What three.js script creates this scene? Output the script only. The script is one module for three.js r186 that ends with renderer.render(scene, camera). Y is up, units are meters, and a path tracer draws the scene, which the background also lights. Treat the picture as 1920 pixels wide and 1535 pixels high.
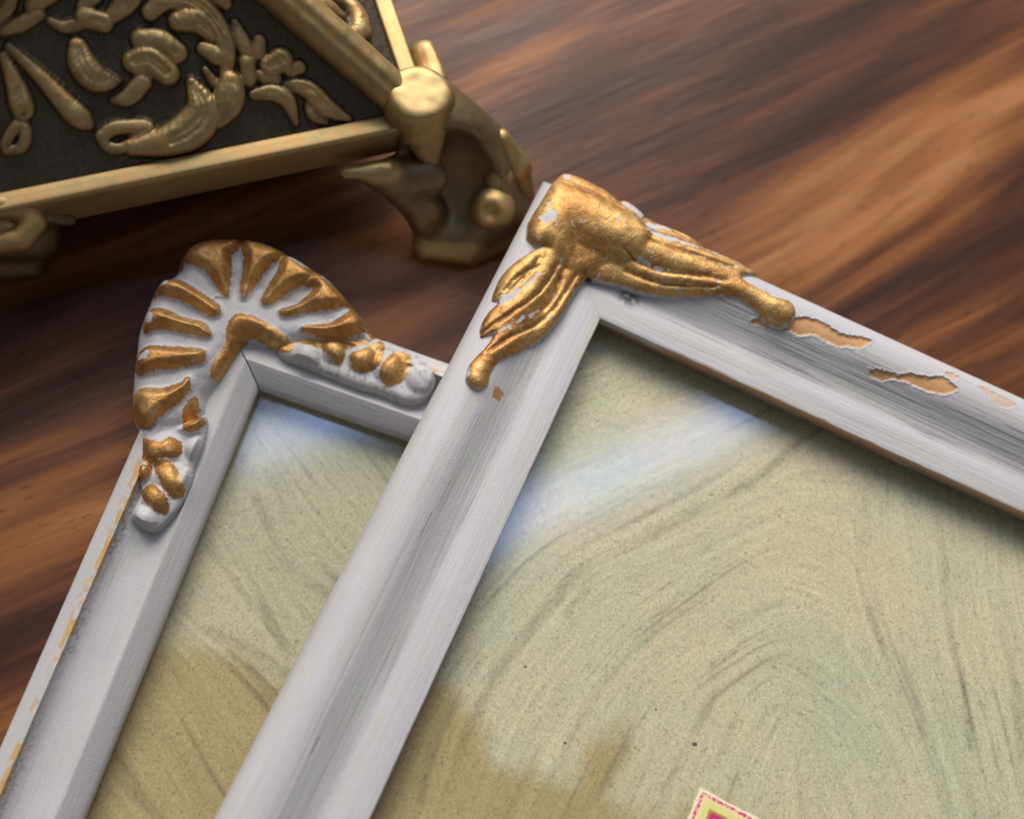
import * as THREE from 'three';
import { RectAreaLightUniformsLib } from 'three/addons/lights/RectAreaLightUniformsLib.js';
import { mergeGeometries } from 'three/addons/utils/BufferGeometryUtils.js';
import { RoundedBoxGeometry } from 'three/addons/geometries/RoundedBoxGeometry.js';

// ------------------------------------------------------------------ camera, light, exposure
const MM = 0.001, W0 = 1920, H0 = 1535, FPX = 1800, CX = 960, CY = 767.5;
const rad = (d) => d * Math.PI / 180;
const V = (x, y, z) => new THREE.Vector3(x, y, z);
// plane seen by the camera: tilt and the image direction in which it recedes; vectors in camera space (x right, y down, z ahead)
function planeAxes(tilt, a) {
  const t = rad(tilt), ux = Math.sin(rad(a)), uy = -Math.cos(rad(a));
  return { r: V(Math.cos(t) * ux, Math.cos(t) * uy, Math.sin(t)), n: V(Math.sin(t) * ux, Math.sin(t) * uy, -Math.cos(t)), s: V(-uy, ux, 0) };
}
const T = planeAxes(18, 36), F = planeAxes(20, 19);
const DT = 191.05 * MM, DF = 168 * MM;                     // camera to table / to the front frame's face, along the lens axis
const c2w = (v) => V(v.dot(T.s), v.dot(T.n), -v.dot(T.r)); // camera space direction -> world
const CAM = c2w(V(0, 0, -DT));
const ray = (px, py) => c2w(V((px - CX) / FPX, (py - CY) / FPX, 1));
const onPlane = (px, py, point, normal) => { const d = ray(px, py), k = point.clone().sub(CAM).dot(normal) / d.dot(normal); return CAM.clone().addScaledVector(d, k); };
const atHeight = (px, py, h) => onPlane(px, py, V(0, h * MM, 0), V(0, 1, 0));   // h in mm above the table

const scene = new THREE.Scene();
const camera = new THREE.PerspectiveCamera(2 * Math.atan(H0 / 2 / FPX) * 180 / Math.PI, 1024 / 818, 0.01, 20);
{
  const right = c2w(V(1, 0, 0)), up = c2w(V(0, -1, 0)), back = c2w(V(0, 0, -1));
  camera.matrixAutoUpdate = true;
  camera.position.copy(CAM);
  camera.quaternion.setFromRotationMatrix(new THREE.Matrix4().makeBasis(right, up, back));
}
camera.focus = 0.164;
camera.userData.fStop = 8.5;
camera.updateMatrixWorld();

const renderer = new THREE.WebGLRenderer({ antialias: true });
renderer.setSize(1024, 818);
renderer.toneMapping = THREE.LinearToneMapping;
renderer.toneMappingExposure = 1.08;
renderer.shadowMap.enabled = true;
scene.background = new THREE.Color().setRGB(0.14, 0.14, 0.145);
RectAreaLightUniformsLib.init();
function areaLight(pos, target, w, h, color, intensity) {
  const l = new THREE.RectAreaLight(color, intensity, w, h);
  l.position.copy(pos); l.lookAt(target); scene.add(l); return l;
}
// daylight from the window across the table
const dirTo = (az, el) => V(Math.sin(rad(az)) * Math.cos(rad(el)), Math.sin(rad(el)), -Math.cos(rad(az)) * Math.cos(rad(el)));
areaLight(dirTo(-42, 39).multiplyScalar(1.5), V(0, 0, 0), 1.3, 0.8, new THREE.Color().setRGB(1, 0.97, 0.93), 10.5);

// ------------------------------------------------------------------ small helpers
let seed = 7;
const rnd = () => { seed = (seed * 1664525 + 1013904223) >>> 0; return seed / 4294967296; };
const hash = (x, y) => { let h = Math.imul(x | 0, 374761393) ^ Math.imul(y | 0, 668265263); h = Math.imul(h ^ (h >>> 13), 1274126177); return ((h ^ (h >>> 16)) >>> 0) / 4294967296; };
function vn(x, y) { const xi = Math.floor(x), yi = Math.floor(y); let a = x - xi, b = y - yi; a = a * a * (3 - 2 * a); b = b * b * (3 - 2 * b); const p = hash(xi, yi), q = hash(xi + 1, yi), r = hash(xi, yi + 1), s = hash(xi + 1, yi + 1); return p + (q - p) * a + (r - p) * b + (p - q - r + s) * a * b; }
function fbm(x, y, o = 4) { let s = 0, a = 0.5, t = 0; for (let i = 0; i < o; i++) { s += a * vn(x + i * 17.3, y - i * 9.1); t += a; a *= 0.5; x *= 2.03; y *= 2.03; } return s / t; }
const clamp = (x, a = 0, b = 1) => x < a ? a : x > b ? b : x;
const sstep = (a, b, x) => { const t = clamp((x - a) / (b - a)); return t * t * (3 - 2 * t); };
const mix = (a, b, t) => a + (b - a) * t;
const mix3 = (a, b, t) => [mix(a[0], b[0], t), mix(a[1], b[1], t), mix(a[2], b[2], t)];
const smax = (a, b, k) => { const h = Math.max(k - Math.abs(a - b), 0) / k; return Math.max(a, b) + h * h * k * 0.25; };
const smin = (a, b, k) => -smax(-a, -b, k);
const toS = (c) => Math.round(255 * clamp(c <= 0.0031308 ? 12.92 * c : 1.055 * Math.pow(c, 1 / 2.4) - 0.055));
function tex(w, h, fn, srgb = true) {
  const d = new Uint8Array(w * h * 4);
  for (let j = 0; j < h; j++) for (let i = 0; i < w; i++) {
    const c = fn((i + 0.5) / w, (j + 0.5) / h, i, j), k = 4 * (j * w + i);
    if (srgb) { d[k] = toS(c[0]); d[k + 1] = toS(c[1]); d[k + 2] = toS(c[2]); } else { d[k] = 255 * clamp(c[0]); d[k + 1] = 255 * clamp(c[1]); d[k + 2] = 255 * clamp(c[2]); }
    d[k + 3] = 255;
  }
  const t = new THREE.DataTexture(d, w, h); t.magFilter = THREE.LinearFilter; t.minFilter = THREE.LinearFilter; t.generateMipmaps = false;
  t.wrapS = t.wrapT = THREE.MirroredRepeatWrapping;
  if (srgb) t.colorSpace = THREE.SRGBColorSpace;
  t.needsUpdate = true; return t;
}
// closed outline through points, rounded; signed distance to it (negative inside)
function outline(pts, sub = 4) {
  const n = pts.length, o = [];
  for (let i = 0; i < n; i++) {
    const a = pts[(i + n - 1) % n], b = pts[i], c = pts[(i + 1) % n], d = pts[(i + 2) % n];
    for (let k = 0; k < sub; k++) {
      const t = k / sub, t2 = t * t, t3 = t2 * t;
      o.push([0, 1].map((q) => 0.5 * (2 * b[q] + (c[q] - a[q]) * t + (2 * a[q] - 5 * b[q] + 4 * c[q] - d[q]) * t2 + (3 * b[q] - a[q] - 3 * c[q] + d[q]) * t3)));
    }
  }
  const xs = o.map((p) => p[0]), ys = o.map((p) => p[1]);
  o.box = [Math.min(...xs), Math.min(...ys), Math.max(...xs), Math.max(...ys)];
  return o;
}
function sdPoly(p, x, y, far = 6) {
  const b = p.box, ex = Math.max(b[0] - x, x - b[2], 0), ey = Math.max(b[1] - y, y - b[3], 0);
  if (ex > far || ey > far) return Math.hypot(ex, ey);
  let d = 1e9, s = 1;
  for (let i = 0, j = p.length - 1; i < p.length; j = i++) {
    const ax = p[i][0], ay = p[i][1], bx = p[j][0], by = p[j][1], vx = bx - ax, vy = by - ay, wx = x - ax, wy = y - ay;
    const t = clamp((wx * vx + wy * vy) / (vx * vx + vy * vy + 1e-12)), qx = wx - vx * t, qy = wy - vy * t;
    d = Math.min(d, qx * qx + qy * qy);
    if ((ay > y) !== (by > y) && x < vx * (y - ay) / vy + ax) s = -s;
  }
  return s * Math.sqrt(d);
}
// tapered stroke through points [x, y, r]: returns [distance to its centre line / local radius, local radius]
function stroke(pts, x, y) {
  let best = 1e9, rr = 1;
  for (let i = 0; i + 1 < pts.length; i++) {
    const [ax, ay, ar] = pts[i], [bx, by, br] = pts[i + 1], vx = bx - ax, vy = by - ay;
    const t = clamp(((x - ax) * vx + (y - ay) * vy) / (vx * vx + vy * vy + 1e-12)), r = ar + (br - ar) * t, d = Math.hypot(x - ax - vx * t, y - ay - vy * t) / r;
    if (d < best) { best = d; rr = r; }
  }
  return [best, rr];
}
// value table of a slow function over a rectangle
function cached(fn, box, step) {
  const nx = Math.ceil((box[2] - box[0]) / step) + 2, ny = Math.ceil((box[3] - box[1]) / step) + 2, t = new Float32Array(nx * ny);
  for (let j = 0; j < ny; j++) for (let i = 0; i < nx; i++) t[j * nx + i] = fn(box[0] + i * step, box[1] + j * step);
  return (x, y) => { const u = clamp((x - box[0]) / step, 0, nx - 1.001), v = clamp((y - box[1]) / step, 0, ny - 1.001), i = Math.floor(u), j = Math.floor(v), a = u - i, b = v - j, k = j * nx + i; return (t[k] * (1 - a) + t[k + 1] * a) * (1 - b) + (t[k + nx] * (1 - a) + t[k + nx + 1] * a) * b; };
}
function smoothLine(pts, sub = 5) {
  const o = [], n = pts.length;
  if (n < 3) return pts;
  for (let i = 0; i + 1 < n; i++) {
    const a = pts[Math.max(i - 1, 0)], b = pts[i], c = pts[i + 1], d = pts[Math.min(i + 2, n - 1)];
    for (let k = 0; k < sub; k++) { const t = k / sub, t2 = t * t, t3 = t2 * t; o.push(b.map((_, q) => 0.5 * (2 * b[q] + (c[q] - a[q]) * t + (2 * a[q] - 5 * b[q] + 4 * c[q] - d[q]) * t2 + (3 * b[q] - a[q] - 3 * c[q] + d[q]) * t3))); }
  }
  o.push(pts[n - 1]); return o;
}
function geo(pos, idx, uv, col) {
  const g = new THREE.BufferGeometry();
  g.setAttribute('position', new THREE.BufferAttribute(pos instanceof Float32Array ? pos : new Float32Array(pos), 3));
  if (uv) g.setAttribute('uv', new THREE.BufferAttribute(new Float32Array(uv), 2));
  if (col) g.setAttribute('color', new THREE.BufferAttribute(new Float32Array(col), 3));
  g.setIndex(idx); g.computeVertexNormals(); return g;
}
function mesh(name, g, m, parent) { const o = new THREE.Mesh(g, m); o.name = name; o.castShadow = o.receiveShadow = true; if (parent) parent.add(o); return o; }
// keep only some triangles of a geometry (shared normals stay), for pieces of one moulding
function subset(g, idx) {
  const map = new Map(), pos = [], nor = [], uv = [], col = [], out = [], P = g.attributes.position, N = g.attributes.normal, U = g.attributes.uv, K = g.attributes.color;
  for (const i of idx) {
    let k = map.get(i);
    if (k === undefined) { k = map.size; map.set(i, k); pos.push(P.getX(i), P.getY(i), P.getZ(i)); nor.push(N.getX(i), N.getY(i), N.getZ(i)); if (U) uv.push(U.getX(i), U.getY(i)); if (K) col.push(K.getX(i), K.getY(i), K.getZ(i)); }
    out.push(k);
  }
  const q = new THREE.BufferGeometry();
  q.setAttribute('position', new THREE.Float32BufferAttribute(pos, 3)); q.setAttribute('normal', new THREE.Float32BufferAttribute(nor, 3));
  if (U) q.setAttribute('uv', new THREE.Float32BufferAttribute(uv, 2)); if (K) q.setAttribute('color', new THREE.Float32BufferAttribute(col, 3));
  q.setIndex(out); return q;
}
// naive surface nets: mesh of the zero set of sd(x, y, z) in a box, units mm, moved by a Matrix4
function nets(sd, lo, hi, step, color) {
  const n = [0, 1, 2].map((i) => Math.ceil((hi[i] - lo[i]) / step) + 1), id = (i, j, k) => (k * n[1] + j) * n[0] + i, f = new Float32Array(n[0] * n[1] * n[2]);
  for (let k = 0; k < n[2]; k++) for (let j = 0; j < n[1]; j++) for (let i = 0; i < n[0]; i++) f[id(i, j, k)] = sd(lo[0] + i * step, lo[1] + j * step, lo[2] + k * step);
  const vid = new Int32Array(f.length).fill(-1), pos = [], idx = [], col = [];
  for (let k = 0; k + 1 < n[2]; k++) for (let j = 0; j + 1 < n[1]; j++) for (let i = 0; i + 1 < n[0]; i++) {
    let sx = 0, sy = 0, sz = 0, c = 0;
    const e = (a, b, cc, a2, b2, c2) => { const u = f[id(i + a, j + b, k + cc)], v = f[id(i + a2, j + b2, k + c2)]; if ((u < 0) !== (v < 0)) { const t = u / (u - v); sx += a + (a2 - a) * t; sy += b + (b2 - b) * t; sz += cc + (c2 - cc) * t; c++; } };
    e(0,0,0,1,0,0); e(0,1,0,1,1,0); e(0,0,1,1,0,1); e(0,1,1,1,1,1); e(0,0,0,0,1,0); e(1,0,0,1,1,0); e(0,0,1,0,1,1); e(1,0,1,1,1,1); e(0,0,0,0,0,1); e(1,0,0,1,0,1); e(0,1,0,0,1,1); e(1,1,0,1,1,1);
    if (c) {
      const x = lo[0] + (i + sx / c) * step, y = lo[1] + (j + sy / c) * step, z = lo[2] + (k + sz / c) * step;
      vid[id(i, j, k)] = pos.length / 3; pos.push(x * MM, y * MM, z * MM); if (color) col.push(...color(x, y, z));
    }
  }
  const quad = (a, b, c, d, flip) => { if (a < 0 || b < 0 || c < 0 || d < 0) return; if (flip) idx.push(a, c, b, a, d, c); else idx.push(a, b, c, a, c, d); };
  for (let k = 1; k + 1 < n[2]; k++) for (let j = 1; j + 1 < n[1]; j++) for (let i = 1; i + 1 < n[0]; i++) {
    const u = f[id(i, j, k)] < 0;
    if (u !== f[id(i + 1, j, k)] < 0) quad(vid[id(i, j - 1, k - 1)], vid[id(i, j, k - 1)], vid[id(i, j, k)], vid[id(i, j - 1, k)], !u);
    if (u !== f[id(i, j + 1, k)] < 0) quad(vid[id(i - 1, j, k - 1)], vid[id(i - 1, j, k)], vid[id(i, j, k)], vid[id(i, j, k - 1)], !u);
    if (u !== f[id(i, j, k + 1)] < 0) quad(vid[id(i - 1, j - 1, k)], vid[id(i, j - 1, k)], vid[id(i, j, k)], vid[id(i - 1, j, k)], !u);
  }
  return geo(pos, idx, null, color ? col : null);
}
function thing(name, label, category, group) { const o = new THREE.Group(); o.name = name; o.userData = { label, category }; if (group) o.userData.group = group; scene.add(o); return o; }

// ------------------------------------------------------------------ the table
{
  const ga = atHeight(0, 1010, 0), gb = atHeight(260, 870, 0), gc = atHeight(1300, 470, 0), gd = atHeight(1900, 250, 0);
  const dir = gb.sub(ga).normalize().add(gd.sub(gc).normalize()).normalize(), ang = Math.atan2(dir.z, dir.x), ca = Math.cos(ang), sa = Math.sin(ang);
  const S = 0.42;
  const dark = [0.046, 0.017, 0.010], mid = [0.135, 0.048, 0.020], warm = [0.28, 0.105, 0.033], pale = [0.38, 0.17, 0.065];
  const wood = (u, v) => {
    const x = (u - 0.5) * S * 1000, y = (v - 0.5) * S * 1000;
    const wob = 9 * (fbm(x * 0.011 + 3, y * 0.03, 3) - 0.5) + 26 * (fbm(x * 0.004 + 8, y * 0.008 + 2, 2) - 0.5), b = y + wob;
    let t = fbm(x * 0.009, b * 0.085, 4) * 0.85 + fbm(x * 0.025 + 40, b * 0.3, 3) * 0.34 + fbm(x * 0.03 + 9, b * 1.7, 3) * 0.15 - 0.205;
    t = sstep(0.18, 0.86, t);
    let c = t < 0.42 ? mix3(dark, mid, t / 0.42) : t < 0.78 ? mix3(mid, warm, (t - 0.42) / 0.36) : mix3(warm, pale, (t - 0.78) / 0.22);
    const pore = vn(x * 0.22 + 100, b * 4.2); if (pore > 0.84) { const k = 1 - 0.6 * (pore - 0.84) / 0.16; c = c.map((q) => q * k); }
    return c;
  };
  const map = tex(1536, 1536, (u, v) => wood(u, v));
  const bump = tex(1024, 1024, (u, v) => { const x = (u - 0.5) * S * 1000, y = (v - 0.5) * S * 1000; const q = 0.5 + 0.4 * (fbm(x * 0.05, y * 1.3, 3) - 0.5) + 0.3 * (vn(x * 0.2, y * 3) - 0.5); return [q, q, q]; }, false);
  const rough = tex(512, 512, (u, v) => { const q = 0.44 + 0.2 * (fbm(u * 12, v * 60, 4) - 0.5); return [q, q, q]; }, false);
  const g = new RoundedBoxGeometry(1.3, 0.03, 1.0, 3, 0.004); g.translate(0, -0.015, 0);
  const P = g.attributes.position, uv = [];
  for (let i = 0; i < P.count; i++) { const x = P.getX(i), z = P.getZ(i); uv.push((x * ca + z * sa) / S + 0.5, (-x * sa + z * ca) / S + 0.5); }
  g.setAttribute('uv', new THREE.Float32BufferAttribute(uv, 2));
  const m = new THREE.MeshPhysicalMaterial({ map, bumpMap: bump, bumpScale: 0.00012, roughnessMap: rough, roughness: 1, specularIntensity: 0.5 });
  const t = mesh('table', g, m, scene);
  t.userData = { kind: 'structure', label: 'dark reddish brown wooden table top with streaky grain', category: 'table' };
}

// ------------------------------------------------------------------ picture frames
const PAINT = [0.478, 0.463, 0.452], GOLD = [0.70, 0.435, 0.16], TAN = [0.50, 0.24, 0.085];
// frame axes: y along the face normal, x along the top rail, z along the left rail; origin at the outer corner, on the back
function framePose(g, nCam, point, corner, endX, endZ, hLip, width) {
  const n = c2w(nCam), P = (p) => onPlane(p[0], p[1], point, n), c = P(corner), ex = P(endX).sub(c).normalize(), ez = P(endZ).sub(c).normalize();
  const skew = 90 - Math.acos(ex.dot(ez)) * 180 / Math.PI, exz = ez.clone().cross(n).negate();      // the x axis that the z rail asks for
  if (exz.dot(ex) < 0) exz.negate();
  const x = ex.multiplyScalar(0.3).addScaledVector(exz, 0.7).normalize(), z = x.clone().cross(n).normalize();
  const o = c.clone().addScaledVector(x, -width * MM).addScaledVector(z, -width * MM).addScaledVector(n, -hLip * MM);
  const m = new THREE.Matrix4().makeBasis(x, n, z).setPosition(o), inv = m.clone().invert();
  g.applyMatrix4(m); g.updateMatrixWorld(true);
  const local = (px, py, h) => { const pt = V(0, h * MM, 0).applyMatrix4(m), q = onPlane(px, py, pt, n).applyMatrix4(inv); return [q.x * 1000, q.z * 1000]; };
  const project = (x_, y_, z_) => { const p = V(x_ * MM, y_ * MM, z_ * MM).applyMatrix4(m).project(camera); return [(p.x + 1) * W0 / 2, (1 - p.y) * H0 / 2]; };
  return { m, inv, local, project, skew, n };
}
// a moulding profile: smooth pieces [w, y] joined at sharp edges; the first pieces belong to the rail, the others to the inner lip
function resample(piece, step) {
  const s = smoothLine(piece.pts, piece.flat ? 1 : 8), out = [s[0]];
  for (let i = 1; i < s.length; i++) { const a = s[i - 1], b = s[i], n = Math.max(1, Math.round(Math.hypot(b[0] - a[0], b[1] - a[1]) / (piece.step ?? step))); for (let k = 1; k <= n; k++) out.push([mix(a[0], b[0], k / n), mix(a[1], b[1], k / n)]); }
  return out;
}
function makeProfile(pieces, step = 0.25) {
  let arc = 0; const ps = [];
  for (const p of pieces) { const r = resample(p, step), o = []; for (let i = 0; i < r.length; i++) { if (i) arc += Math.hypot(r[i][0] - r[i - 1][0], r[i][1] - r[i - 1][1]); o.push([r[i][0], r[i][1], arc]); } ps.push({ lip: !!p.lip, top: !!p.top, pts: o }); }
  const top = ps.filter((p) => p.top).flatMap((p) => p.pts);
  const look = (w, k) => { if (w <= top[0][0]) return top[0][k]; for (let i = 1; i < top.length; i++) if (top[i][0] >= w) { const a = top[i - 1], b = top[i]; return mix(a[k], b[k], clamp((w - a[0]) / (b[0] - a[0] + 1e-9))); } return top[top.length - 1][k]; };
  const TW = new Float32Array(2048), TY = new Float32Array(2048), W = top[top.length - 1][0];
  for (let i = 0, k = 0; i < 2048; i++) { const a = arc * i / 2047; while (k < top.length && top[k][2] < a) k++; TW[i] = k < top.length ? top[k][0] : W; TY[i] = look(W * i / 2047, 1); }
  return { ps, arc, y: (w) => TY[Math.round(clamp(w / W) * 2047)], wOf: (a) => TW[Math.round(clamp(a / arc) * 2047)], W };
}
const SMAX = 150;                                           // mm of rail covered by one texture
function railPair(frame, prof, L, place, material, lipMaterial, near, disp, gap = 0) {
  const ss = []; for (let s = 0; s < 1;) { ss.push(s); s += (near && s * L < 135 ? 0.3 : 4) / L; } ss.push(1);
  const sw = (s, w) => gap + w + (L - 2 * w - 2 * gap) * s;
  for (const lip of [false, true]) {
    const pos = [], uv = [], idx = [];
    for (const piece of prof.ps) {
      if (piece.lip !== lip) continue;
      const n = piece.pts.length, b = pos.length / 3;
      for (const t of ss) for (const [w, y, a] of piece.pts) {
        const s = sw(t, w), d = disp && y > 4.5 ? disp(s, a, w) : 0, [x, z] = place(s, w);
        pos.push(x * MM, (y + d) * MM, z * MM); uv.push(s / SMAX, a / prof.arc);
      }
      for (let i = 0; i + 1 < ss.length; i++) for (let j = 0; j + 1 < n; j++) { const p = b + i * n + j; if (place.flip) idx.push(p, p + n, p + 1, p + 1, p + n, p + n + 1); else idx.push(p, p + 1, p + n, p + 1, p + n + 1, p + n); }
    }
    mesh(lip ? 'inner_lip' : 'rail', geo(pos, idx, uv), lip ? lipMaterial : material, frame);
  }
}
const mk = (fn, flip) => { fn.flip = flip; return fn; };
const paintMaterial = (fn, prof, seedShift, wTex = 2048, hTex = 512) => {
  const px = new Float32Array(wTex * hTex), map = tex(wTex, hTex, (u, v, i, j) => { const r = fn(u * SMAX, v * prof.arc); px[j * wTex + i] = r[3]; return r; });
  const bump = tex(wTex, hTex, (u, v, i, j) => { const q = px[j * wTex + i]; return [q, q, q]; }, false);
  return new THREE.MeshStandardMaterial({ map, bumpMap: bump, bumpScale: 0.0004, roughness: 0.62 });
};
// chalky paint: brush lines along the rail, grime caught in them, specks
function paint(s, a, k, streak = 1, grime = 0) {
  const br = fbm(s * 0.05 + k, a * 3.2 + k, 3), fine = fbm(s * 0.35 + k * 3, a * 9, 2), cloud = fbm(s * 0.12 + 5 * k, a * 0.3, 3), grit = vn(s * 7 + k * 11, a * 7);
  let c = PAINT.map((q, i) => q * (1 + 0.07 * streak * (br - 0.5) + 0.06 * (fine - 0.5) + 0.10 * (cloud - 0.5) + 0.06 * (grit - 0.5)));
  c = c.map((q, i) => q * (1 + (i === 2 ? 0.05 : i === 1 ? -0.01 : 0.01) * (fbm(s * 0.08 + k, a * 0.5 + 3, 2) - 0.45) * 3));
  const g = sstep(0.54, 0.78, fbm(s * 0.07 + k * 7, a * 4.5 + 2, 3)) * grime; c = mix3(c, [0.14, 0.125, 0.115], g * 0.55);
  const sp = vn(s * 4.3 + k * 31, a * 4.3); if (sp > 0.93) c = mix3(c, [0.12, 0.10, 0.085], (sp - 0.93) / 0.07 * 0.6 * sstep(0.45, 0.7, vn(s * 0.25 + k, a * 0.4)));
  return [c[0], c[1], c[2], 0.62 + 0.12 * (br - 0.5) * streak + 0.10 * (fine - 0.5) + 0.08 * (grit - 0.5)];
}

// ---- prints: ink drawn out along curved strokes (line integral convolution along a field of directions)
function printTexture(size, bx, segs, tones, k, lines = []) {
  const N = 96, cx = new Float32Array(N * N), cy = new Float32Array(N * N);
  for (let j = 0; j < N; j++) for (let i = 0; i < N; i++) {
    const x = bx[0] + (bx[2] - bx[0]) * i / (N - 1), y = bx[1] + (bx[3] - bx[1]) * j / (N - 1); let a = 0, b = 0;
    for (const [p, q] of segs) { const t = 2 * Math.atan2(q[1] - p[1], q[0] - p[0]); for (const m of [p, q, [(p[0] + q[0]) / 2, (p[1] + q[1]) / 2]]) { const w = 1 / (4 + (x - m[0]) ** 2 + (y - m[1]) ** 2) ** 1.3; a += w * Math.cos(t); b += w * Math.sin(t); } }
    const t = Math.atan2(b, a) / 2; cx[j * N + i] = Math.cos(t); cy[j * N + i] = Math.sin(t);
  }
  const mmx = (bx[2] - bx[0]), mmy = (bx[3] - bx[1]);
  const field = (x, y, o) => { const i = clamp(Math.round((x - bx[0]) / mmx * (N - 1)), 0, N - 1), j = clamp(Math.round((y - bx[1]) / mmy * (N - 1)), 0, N - 1); o[0] = cx[j * N + i]; o[1] = cy[j * N + i]; };
  const lic = (M, cell, steps, len, sd) => {
    const out = new Float32Array(M * M), o = [0, 0];
    for (let j = 0; j < M; j++) for (let i = 0; i < M; i++) {
      const x0 = bx[0] + mmx * i / M, y0 = bx[1] + mmy * j / M; let s = 0;
      for (const sg of [-1, 1]) { let x = x0, y = y0, pa = 0, pb = 0; for (let q = 0; q < steps; q++) { field(x, y, o); let dx = o[0], dy = o[1]; if (q === 0) { if (sg < 0) { dx = -dx; dy = -dy; } } else if (dx * pa + dy * pb < 0) { dx = -dx; dy = -dy; } pa = dx; pb = dy; s += vn(x / cell + sd, y / cell - sd); x += dx * len; y += dy * len; } }
      out[j * M + i] = s / (2 * steps);
    }
    let m = 0, v = 0; for (const q of out) m += q; m /= out.length; for (const q of out) v += (q - m) ** 2; v = Math.sqrt(v / out.length); for (let i = 0; i < out.length; i++) out[i] = (out[i] - m) / v; return out;
  };
  const A = lic(384, 0.8, 30, 0.75, 11 + k), B = lic(640, 0.4, 18, 0.35, 37 + k);
  for (const l of lines) l.b = [Math.min(...l.map((p) => p[0])) - 2, Math.min(...l.map((p) => p[1])) - 2, Math.max(...l.map((p) => p[0])) + 2, Math.max(...l.map((p) => p[1])) + 2];
  const samp = (Q, M, u, v) => { const x = clamp(u * M - 0.5, 0, M - 1.001), y = clamp(v * M - 0.5, 0, M - 1.001), i = Math.floor(x), j = Math.floor(y), a = x - i, b = y - j; return Q[j * M + i] * (1 - a) * (1 - b) + Q[j * M + i + 1] * a * (1 - b) + Q[(j + 1) * M + i] * (1 - a) * b + Q[(j + 1) * M + i + 1] * a * b; };
  return tex(size, size, (u, v) => {
    const x = bx[0] + mmx * u, y = bx[1] + mmy * v, a = samp(A, 384, u, v), b = samp(B, 640, u, v);
    let c = tones(x, y);
    const ink = 0.55 * sstep(0.25, 2.7, a * 0.8 + b * 0.45), lite = sstep(0.2, 2.4, -a), patch = sstep(0.42, 0.6, fbm(x * 0.05 + k, y * 0.05, 3));
    c = mix3(c, [c[0] * 0.4, c[1] * 0.385, c[2] * 0.40], ink * (0.45 + 0.55 * patch)); c = c.map((q) => q * (1 + 0.07 * lite + 0.045 * b - 0.16 * sstep(1.1, 2.4, b)));
    for (const l of lines) { if (x < l.b[0] || x > l.b[2] || y < l.b[1] || y > l.b[3]) continue; const [d] = stroke(l, x + 0.7 * (fbm(x * 0.4, y * 0.4, 2) - 0.5), y); if (d < 1) { const q = 1 - 0.38 * (1 - d * d) ** 2 * sstep(0.2, 0.85, fbm(x * 0.12 + k, y * 0.12, 3)) * (0.55 + 0.9 * vn(x * 1.6, y * 1.6) * vn(x * 3.1 + 4, y * 3.1)); c = [c[0] * q, c[1] * q, c[2] * q]; } }
    const hair = fbm(x * 1.1 + k, y * 1.1, 2) - 0.5; if (Math.abs(hair) < 0.016 && vn(x * 0.6 + 8, y * 0.6 + k) > 0.55) c = c.map((q) => q * 0.8);
    const sp = vn(x * 3.1 + k, y * 3.1 + 3) * 0.6 + vn(x * 6.5, y * 6.5 + k) * 0.4; c = c.map((q) => q * (1 - 0.4 * sstep(0.68, 0.86, sp)));
    const gr = 1 + 0.32 * (vn(x * 8, y * 8) - 0.5) + 0.26 * (vn(x * 3.6 + 9, y * 3.6) - 0.5); return c.map((q) => q * gr);
  });
}
function glassPane(frame, x0, x1, z0, z1, y) {
  const g = new THREE.PlaneGeometry((x1 - x0) * MM, (z1 - z0) * MM); g.rotateX(-Math.PI / 2); g.translate((x0 + x1) / 2 * MM, y * MM, (z0 + z1) / 2 * MM);
  mesh('glass', g, new THREE.MeshPhysicalMaterial({ color: 0xffffff, roughness: 0.1, metalness: 0, transmission: 1, thickness: 0, ior: 1.5 }), frame);
}
function printSheet(frame, bx, y, map) {
  const g = new THREE.PlaneGeometry((bx[2] - bx[0]) * MM, (bx[3] - bx[1]) * MM); g.rotateX(-Math.PI / 2); g.translate((bx[0] + bx[2]) / 2 * MM, y * MM, (bx[1] + bx[3]) / 2 * MM);
  const P = g.attributes.position, U = g.attributes.uv; for (let i = 0; i < P.count; i++) U.setXY(i, (P.getX(i) * 1000 - bx[0]) / (bx[2] - bx[0]), (P.getZ(i) * 1000 - bx[1]) / (bx[3] - bx[1]));
  return mesh('print', g, new THREE.MeshStandardMaterial({ map, roughness: 0.85 }), frame);
}
function board(frame, x0, x1, z0, z1, y0, y1) { const g = new THREE.BoxGeometry((x1 - x0) * MM, (y1 - y0) * MM, (z1 - z0) * MM); g.translate((x0 + x1) / 2 * MM, (y0 + y1) / 2 * MM, (z0 + z1) / 2 * MM); mesh('backing_board', g, new THREE.MeshStandardMaterial({ color: new THREE.Color().setRGB(0.22, 0.15, 0.09), roughness: 0.9 }), frame); }
const paintPlain = new THREE.MeshStandardMaterial({ color: new THREE.Color().setRGB(...PAINT), roughness: 0.62 });

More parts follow.
